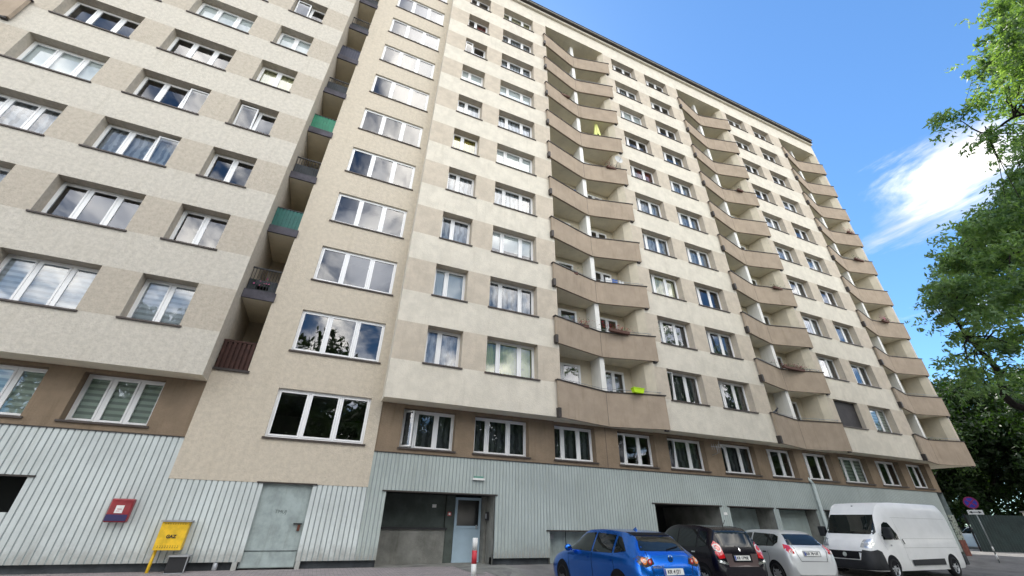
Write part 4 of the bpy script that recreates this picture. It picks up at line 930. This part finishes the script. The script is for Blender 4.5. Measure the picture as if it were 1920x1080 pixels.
# ------------------------------------------------------------------ things on the balconies and wall
def leafy(name, c, size, n, m, label, cat, group=None, m2=None, pot=None):
    rnd = random.Random(int(c[0] * 100 + c[2] * 10)); root = empty(name, c, 0, label, cat, group)
    for nm, mm, cnt in (('leaves', M_leafsmall, n), ('blossoms', m2, n)):
        if mm is None: continue
        g = MB()
        for i in range(cnt):
            p = Vector((rnd.gauss(0, size[0] / 2.4), rnd.gauss(0, size[1] / 2.4), abs(rnd.gauss(0.02, size[2] / 2)) + (0.04 if nm == 'blossoms' else 0)))
            a = Vector((rnd.uniform(-1, 1), rnd.uniform(-1, 1), rnd.uniform(-1, 1))).normalized(); b = a.orthogonal().normalized(); s_ = rnd.uniform(.02, .045)
            g.face([p - a * s_, p + b * s_ * .7, p + a * s_, p - b * s_ * .7], mm)
        g.build(nm, root)
    g = MB(); g.box(-size[0] * .45, size[0] * .45, -.07, .07, -.12, .02, pot or mat('terracotta', (.12, .06, .045), .8)); g.build('planter', root)
    return root
leafy('flower_box', (11.3, F + .10, 9.02), (1.2, .14, .22), 160, None, 'box of red flowers on the second balcony rail of the left stack', 'flower box', m2=M_flower)
leafy('flower_box', (9.5, F + .28, 9.02), (.5, .2, .3), 90, None, 'dark red leafed plant beside the white partition on the second left balcony', 'flower box', m2=M_flower)
leafy('flower_box', (23.2, F + .14, 9.02), (1.9, .16, .22), 220, None, 'long box of dusky pink and dark red flowers on a middle stack balcony', 'flower box', m2=mat('flower_dusky', (.30, .08, .10), .7, var=.5, vscale=15))
leafy('flower_box', (36.6, F - .02, 22.78), (.9, .16, .25), 120, None, 'bright red flowers high on the right hand balcony stack', 'flower box', m2=M_flower)
leafy('flower_box', (-3.3, B + .14, 8.15), (.42, .16, .2), 90, None, 'pink flowers hanging in the narrow loggia beside the stair tower', 'flower box', m2=M_pink)
leafy('flower_box', (34.9, F + .62, 6.16), (3.0, .16, .2), 200, None, 'dark green planting along the lowest balcony rail of the right hand stack', 'planter box')
for (x, y, z, sz, n_, m2_, lab) in (
    (8.9, F + .22, 11.72, (.9, .16, .3), 110, None, 'green herbs in a trough on the third left balcony'),
    (12.2, F + .05, 19.95, (.7, .16, .35), 110, M_flower, 'dark plants with a few red blooms on a mid height left balcony'),
    (9.1, F + .20, 25.45, (1.3, .16, .3), 130, None, 'row of grey green plants high on the left balcony stack'),
    (24.2, F + .05, 14.45, (.8, .16, .3), 110, None, 'leafy trough at the right end of a middle stack balcony'),
    (23.9, F + .05, 22.70, (.6, .16, .35), 90, None, 'small bushy plant high on the middle balcony stack'),
    (36.0, F + .05, 19.95, (1.2, .16, .3), 130, None, 'trailing green plants on an upper right stack balcony'),
    (35.6, F + .10, 14.45, (.8, .16, .3), 100, M_pink, 'pink flowered trough half way up the right balcony stack')):
    leafy('flower_box', (x, y, z), sz, n_, None, lab, 'flower box', m2=m2_)
M_cloth1 = mat('washing_white', (.70, .70, .68), .9); M_cloth2 = mat('washing_blue', (.08, .14, .35), .9); M_cloth3 = mat('washing_red', (.45, .06, .05), .9)
for (x, y, z, ms, lab) in ((11.2, F + .55, 11.55, (M_cloth1, M_cloth2, M_cloth1), 'white and blue washing drying on the third left balcony'), (21.0, F + .55, 17.05, (M_cloth3, M_cloth1), 'red and white washing drying on the middle balcony stack'), (8.7, F + .6, 17.05, (M_cloth1, M_cloth1, M_cloth2), 'pale washing drying half way up the left balcony stack')):
    wl = empty('drying_washing', (x, y, z), 0, lab, 'washing')
    g = MB(); g.tube([(-.1, 0, .62), (1.3, 0, .62)], .008, M_greymetal, 5); g.tube([(-.1, 0, .62), (-.1, 0, -.3)], .01, M_greymetal, 5); g.tube([(1.3, 0, .62), (1.3, 0, -.3)], .01, M_greymetal, 5); g.build('rack', wl)
    for i, m_ in enumerate(ms):
        g = MB(); g.grid([[(i * .42 + .05 * j, .02 * math.sin(j * 1.7 + i), zz + (.015 * math.sin(j) if zz < .5 else 0)) for j in range(8)] for zz in (.625, .35, .08)], m_); g.build('cloth', wl)
sdh = empty('satellite_dish', (12.55, F + .02, 20.3), 0, 'small pale satellite dish on the right end of a mid height left balcony', 'satellite dish')
g = MB(); G = []
for q in range(5):
    r0 = .28 * q / 4; G.append([(r0 * math.cos(2 * math.pi * i / 20), -.25 - .10 + (r0 ** 2) * -1.1 + .10, .15 + r0 * math.sin(2 * math.pi * i / 20)) for i in range(20)])
g.grid(G[1:], mat('dish_grey', (.55, .55, .53), .5), True); g.face(G[1], MATS['dish_grey']); g.build('dish', sdh)
g = MB(); g.tube([(0, .0, -.2), (0, -.15, .0), (0, -.25, .15)], .018, M_greymetal, 6); g.tube([(0, -.28, -.05), (0, -.62, .12)], .01, M_greymetal, 5); g.build('arm', sdh)
lp = empty('lime_planter', (11.85, F + .04, 6.15), 0, 'lime green plastic planter hung on the lowest left balcony rail', 'planter')
g = MB(); g.face([(-.30, -.1, .2), (.30, -.1, .2), (.24, -.08, .0), (-.24, -.08, .0)], M_lime); g.face([(-.30, .1, .2), (-.24, .08, 0), (.24, .08, 0), (.30, .1, .2)], M_lime); g.face([(-.30, -.1, .2), (-.24, -.08, 0), (-.24, .08, 0), (-.30, .1, .2)], M_lime); g.face([(.30, -.1, .2), (.30, .1, .2), (.24, .08, 0), (.24, -.08, 0)], M_lime); g.face([(-.24, -.08, 0), (.24, -.08, 0), (.24, .08, 0), (-.24, .08, 0)], M_lime)
g.box(-.31, .31, -.115, -.1, .19, .215, M_lime); g.build('tub', lp)
g = MB(); g.box(-.29, .29, -.09, .09, .15, .17, M_ink); g.build('soil', lp)
pa = empty('folded_parasol', (11.85, F + .55, 22.75 - .05), 0, 'closed pale yellow parasol standing on a high left balcony', 'parasol')
g = MB(); G = []
for z, r in ((0.4, .20), (.9, .15), (1.5, .09), (2.0, .02)): G.append([(r * (1 + .25 * math.sin(6 * 2 * math.pi * i / 24)) * math.cos(2 * math.pi * i / 24), r * (1 + .25 * math.sin(6 * 2 * math.pi * i / 24)) * math.sin(2 * math.pi * i / 24), z) for i in range(24)])
g.grid(G, mat('parasol_cloth', (.75, .78, .28), .8), True); g.build('canopy', pa); g = MB(); g.tube([(0, 0, -.1), (0, 0, .5)], .02, M_greymetal, 8); g.build('pole', pa)
an = empty('tv_antenna', (16.15, B - .02, 4.0), 0, 'small grey television antenna on the brown wall under the overhang', 'antenna')
g = MB(); g.tube([(0, 0, 0), (0, -.35, .05), (0, -.35, .35)], .014, M_greymetal, 6); g.build('mast', an)
g = MB(); g.tube([(-.35, -.35, .30), (.35, -.42, .30)], .010, M_greymetal, 6)
for i in range(6): x = -.3 + i * .12; g.tube([(x, -.35 - .01 * i, .18), (x, -.35 - .01 * i, .42)], .008, M_greymetal, 5)
g.tube([(.1, -.35, .05), (.1, -.42, .55)], .009, M_greymetal, 5); g.build('elements', an)
bs = empty('bird_figure', (20.45, F + .02, 6.19), 0, 'black crow figure perched on the lowest rail of the middle balcony stack', 'figurine')
g = MB(); G = []
for x, z, r in ((-.28, .02, .01), (-.16, .06, .03), (-.02, .11, .065), (.08, .17, .055), (.14, .25, .04), (.18, .27, .03), (.25, .26, .004)): G.append([(x, r * .8 * math.cos(2 * math.pi * i / 10), z + r * math.sin(2 * math.pi * i / 10)) for i in range(10)])
g.grid(G, M_ink, True); g.tube([(0, .02, .08), (0, .02, 0)], .008, M_ink, 5); g.tube([(.03, -.02, .08), (.03, -.02, 0)], .008, M_ink, 5); g.build('body', bs)

# ------------------------------------------------------------------ trees
def leaf_mat(name, col, col2, tr):
    m = bpy.data.materials.new(name); m.use_nodes = True; nt = m.node_tree; nt.nodes.clear()
    o = N(nt, 'ShaderNodeOutputMaterial'); g = N(nt, 'ShaderNodeNewGeometry')
    n1 = N(nt, 'ShaderNodeTexNoise', Scale=0.5, Detail=3.0); L(nt, g.outputs['Position'], n1.inputs['Vector'])
    rp = math_n(nt, 'ADD', math_n(nt, 'MULTIPLY', g.outputs['Random Per Island'], 0.6), math_n(nt, 'MULTIPLY', maprange(nt, n1.outputs[0], 0.35, 0.65), 0.5))
    mx = N(nt, 'ShaderNodeMixRGB'); mx.inputs[1].default_value = (*col, 1); mx.inputs[2].default_value = (*col2, 1); L(nt, rp, mx.inputs[0])
    d = N(nt, 'ShaderNodeBsdfPrincipled'); d.inputs['Roughness'].default_value = 0.5; d.inputs['Specular IOR Level'].default_value = 0.4; L(nt, mx.outputs[0], d.inputs['Base Color'])
    t = N(nt, 'ShaderNodeBsdfTranslucent'); hs = N(nt, 'ShaderNodeMixRGB', blend_type='MULTIPLY'); hs.inputs[0].default_value = 1; L(nt, mx.outputs[0], hs.inputs[1]); hs.inputs[2].default_value = (2.2, 2.4, 0.6, 1); L(nt, hs.outputs[0], t.inputs[0])
    s_ = N(nt, 'ShaderNodeMixShader'); s_.inputs[0].default_value = tr; L(nt, d.outputs[0], s_.inputs[1]); L(nt, t.outputs[0], s_.inputs[2]); L(nt, s_.outputs[0], o.inputs[0])
    return m
M_leaf = leaf_mat('leaf_ash', (0.045, 0.09, 0.045), (0.24, 0.34, 0.19), 0.42)
M_leafd = leaf_mat('leaf_dark', (0.010, 0.024, 0.008), (0.034, 0.07, 0.016), 0.25)
M_bark = mat('bark', (0.035, 0.03, 0.026), 0.95, 0.1, var=0.3, vscale=6, bump=0.8, bscale=20)
def tree_meshes(seed, limbs, clumps, leaves_per, leaf, clump_r, mleaf, flat=0.6, spread=0.12):
    """limbs: list of (path, r0, r1); clumps: list of centres"""
    rng = np.random.default_rng(seed)
    g = MB()
    pts = []
    for path, r0, r1 in limbs:
        pp = catmull(path, 5); n = len(pp)
        g.tube(pp, [r0 + (r1 - r0) * i / (n - 1) for i in range(n)], M_bark, 8)
        pts += [(p, r0 + (r1 - r0) * i / (n - 1)) for i, p in enumerate(pp)]
    P = np.array([list(p) for p, r in pts])
    for c in clumps:
        d = np.linalg.norm(P - np.array(c), axis=1); j = int(np.argmin(d + 0.02 * np.arange(len(d)) * 0))
        a = Vector(P[j]); b = Vector(c); mid = a.lerp(b, .5) + Vector((rng.normal(0, .2), rng.normal(0, .2), .25 + rng.normal(0, .15)))
        r = min(pts[j][1] * .6, .05)
        g.tube([a, mid, b], [r, r * .6, .012], M_bark, 5, cap=False)
    trunk = g.mesh('trunk')
    C = np.array(clumps, float); n = len(C) * leaves_per
    ci = np.repeat(np.arange(len(C)), leaves_per)
    cr_ = rng.uniform(.6, 1.25, len(C)) * clump_r
    NT = 14
    tw = rng.normal(0, 1, (len(C), NT, 3)); tw /= np.linalg.norm(tw, axis=2)[:, :, None]; tw[:, :, 2] *= flat
    ti = rng.integers(0, NT, n); u = rng.random(n) ** .6
    cen = C[ci] + tw[ci, ti] * (u * cr_[ci] * 1.15)[:, None] + rng.normal(0, spread * clump_r, (n, 3)); cen[:, 2] -= (u ** 2) * .22 * clump_r
    a = rng.normal(0, 1, (n, 3)); a[:, 2] -= .35; a /= np.linalg.norm(a, axis=1)[:, None]
    t = rng.normal(0, 1, (n, 3)); b = np.cross(a, t); b /= np.linalg.norm(b, axis=1)[:, None]
    s = leaf * rng.uniform(.6, 1.3, n)
    l = a * s[:, None]; w = b * (s * .38)[:, None]
    V = np.stack([cen - l, cen + w, cen + l, cen - w], 1).reshape(-1, 3)
    me = bpy.data.meshes.new('crown'); me.vertices.add(4 * n); me.vertices.foreach_set('co', V.ravel())
    me.loops.add(4 * n); me.loops.foreach_set('vertex_index', np.arange(4 * n, dtype=np.int32)); me.polygons.add(n)
    me.polygons.foreach_set('loop_start', np.arange(0, 4 * n, 4, dtype=np.int32)); me.polygons.foreach_set('loop_total', np.full(n, 4, dtype=np.int32))
    me.materials.append(mleaf); me.update(); me.validate()
    return trunk, me
def tree(name, loc, meshes, label, group=None, rz=0, sc=1.0):
    t = empty(name, loc, rz, label, 'tree', group); t.scale = (sc,) * 3
    link('trunk', meshes[0], t); link('crown', meshes[1], t)
    return t
def ellipsoid_clumps(rng, c, r, n, hollow=.35, zmin=None):
    out = []
    while len(out) < n:
        v = rng.normal(0, 1, 3); v /= np.linalg.norm(v); v *= (hollow + (1 - hollow) * rng.random() ** .5)
        p = np.array(c) + v * np.array(r)
        if zmin is not None and p[2] < zmin: continue
        out.append(tuple(p))
    return out
def ray_pt(px_, py_, dist):
    d = (cR * ((px_ - 960) / 756.79) - cU * ((py_ - 540) / 756.79) + cF).normalized(); return Vector((0, 0, CZ)) + d * dist
rng = np.random.default_rng(3)
# the tree whose crown reaches into the right of the view; crown clumps where foliage shows
T0 = Vector((31.5, 3.0, 0.0))
spots = []
def inside_img(x, y):
    edge = [(0, 1862), (60, 1850), (110, 1815), (150, 1840), (190, 1880), (250, 1888), (330, 1880), (380, 1850), (410, 1790), (450, 1770), (520, 1745), (560, 1705), (640, 1712), (690, 1735), (735, 1765)]
    ys_ = [e[0] for e in edge]; xs_ = [e[1] for e in edge]
    return x > np.interp(y, ys_, xs_)
while len(spots) < 250:
    vis = len(spots) < 185
    x = rng.uniform(1700, 1935) if vis else rng.uniform(1935, 2350); y = rng.uniform(-30, 745) if vis else rng.uniform(-260, 735)
    if y >= 0 and not inside_img(x - 18 - 26 * (y > 540), y): continue
    if y < 0 and x < 1880 + rng.uniform(0, 60): continue
    if vis and 600 < y and rng.random() < .62: continue
    if vis and x < 1885 and 190 < y < 330: continue
    spots.append(tuple(ray_pt(x, y, rng.uniform(24, 31)) - T0))
for x, y in ((1800, 222), (1835, 188), (1862, 255), (1845, 262), (1770, 210 + 12)): spots.append(tuple(ray_pt(x, y, 26) - T0))
def rel(x, y, d): return tuple(ray_pt(x, y, d) - T0)
limbs = [([(1.5, -1.0, -.4), (1.3, -.6, 3.0), (1.0, -.2, 5.5)], .42, .32),
         ([(1.0, -.2, 5.5), rel(1935, 770, 29), rel(1868, 690, 28.5), rel(1815, 632, 28), rel(1785, 590, 28)], .19, .04),
         ([(1.0, -.2, 5.5), (1.4, .3, 9), (.6, .2, 13), (.2, -.4, 18)], .30, .07),
         ([(1.2, .1, 7.5), rel(2010, 560, 29), rel(1930, 450, 28), rel(1880, 420, 28)], .16, .04),
         ([(.6, .2, 13), rel(1990, 240, 28), rel(1915, 215, 27), rel(1850, 250, 26.5), rel(1800, 225, 26)], .10, .012),
         ([(1.3, .2, 10), rel(2000, 160, 29), rel(1900, 80, 28)], .14, .03),
         ([(1.2, 0, 8), (4, -2, 11), (6, -4, 14)], .18, .05), ([(1.2, 0, 8), (2, -5, 11), (1, -8, 14)], .18, .05)]
tree('ash_tree', T0, tree_meshes(5, limbs, spots, 230, .105, .85, M_leaf, .45, .07), 'tall feathery leaved tree whose crown fills the upper right corner')
# dense trees beyond the gable
def broad(seed, h, r, n, lp, mleaf, cr_=1.5, leaf=.22, zmin=1.5):
    rg = np.random.default_rng(seed)
    cl = ellipsoid_clumps(rg, (0, 0, h * .56), (r, r, h * .46), n, .3, zmin)
    lb = [([(0, 0, -.3), (.1, 0, h * .25), (-.1, .1, h * .5), (0, 0, h * .8)], .3, .06)]
    for i in range(6):
        a = i * 1.05; lb.append(([(0, 0, h * .22 + i * .3), (math.cos(a) * r * .4, math.sin(a) * r * .4, h * .42), (math.cos(a) * r * .75, math.sin(a) * r * .75, h * .6)], .14, .03))
    return tree_meshes(seed, lb, cl, lp, leaf, cr_, mleaf, .75)
mA = broad(11, 15, 6.0, 190, 240, M_leafd); mB = broad(12, 12, 5.0, 130, 240, M_leafd)
mY = broad(14, 15.5, 3.6, 60, 150, M_leaf, 1.1, .15, 6)
tree('broadleaf_tree', (49.5, 24.5, 0), mA, 'dense dark green tree closest behind the far corner of the block', 'trees beyond the gable')
tree('broadleaf_tree', (57, 21.0, 0), mA, 'dense dark tree with sunlit yellow green top beyond the sheet fence', 'trees beyond the gable', 2.0, 1.0)
tree('broadleaf_tree', (55, 12.5, 0), mB, 'dark lower tree at the right edge behind the pale garden wall', 'trees beyond the gable', 1.0)
tree('broadleaf_tree', (64, 15.0, 0), mB, 'dark leafy tree filling the gap above the pale garden wall', 'trees beyond the gable', 2.6, 1.3)
tree('broadleaf_tree', (66, 28.0, 0), mA, 'farthest dark tree seen under the balconies beyond the gable', 'trees beyond the gable', 4.0, 1.15)
tree('young_tree', (49.5, 22.0, 0), mY, 'lighter loose tree rising beside the lower right balconies', None, 3.0, 1.0)
# trees across the street, seen mirrored in the lower windows
mC = broad(21, 15, 6.5, 120, 170, M_leafd, 1.7, .3, 3)
labs = ('facing the wing with the yellow gas cabinet', 'mirrored in the large lowest stair tower window', 'facing the entrance door and bollard', 'facing the left balcony stack', 'facing the garages behind the cars', 'facing the middle balcony stack', 'facing the white van', 'facing the right balcony stack', 'far along the street beyond the van', 'farthest along the street')
for i, (x, y, s_) in enumerate(((-15, -13, 1.1), (-4.5, -12.5, 1.08), (6, -15, .9), (16, -15, 1.0), (27, -15, 1.1), (38, -14, 1.1), (50, -15, 1.1), (63, -15, 1.15), (78, -16, 1.2), (95, -17, 1.2))):
    lab = labs[i]
    tree('street_tree', (x, y, 0), mC, 'leafy street tree behind the viewpoint, ' + lab, 'street trees facing the block', i * 1.3, s_)
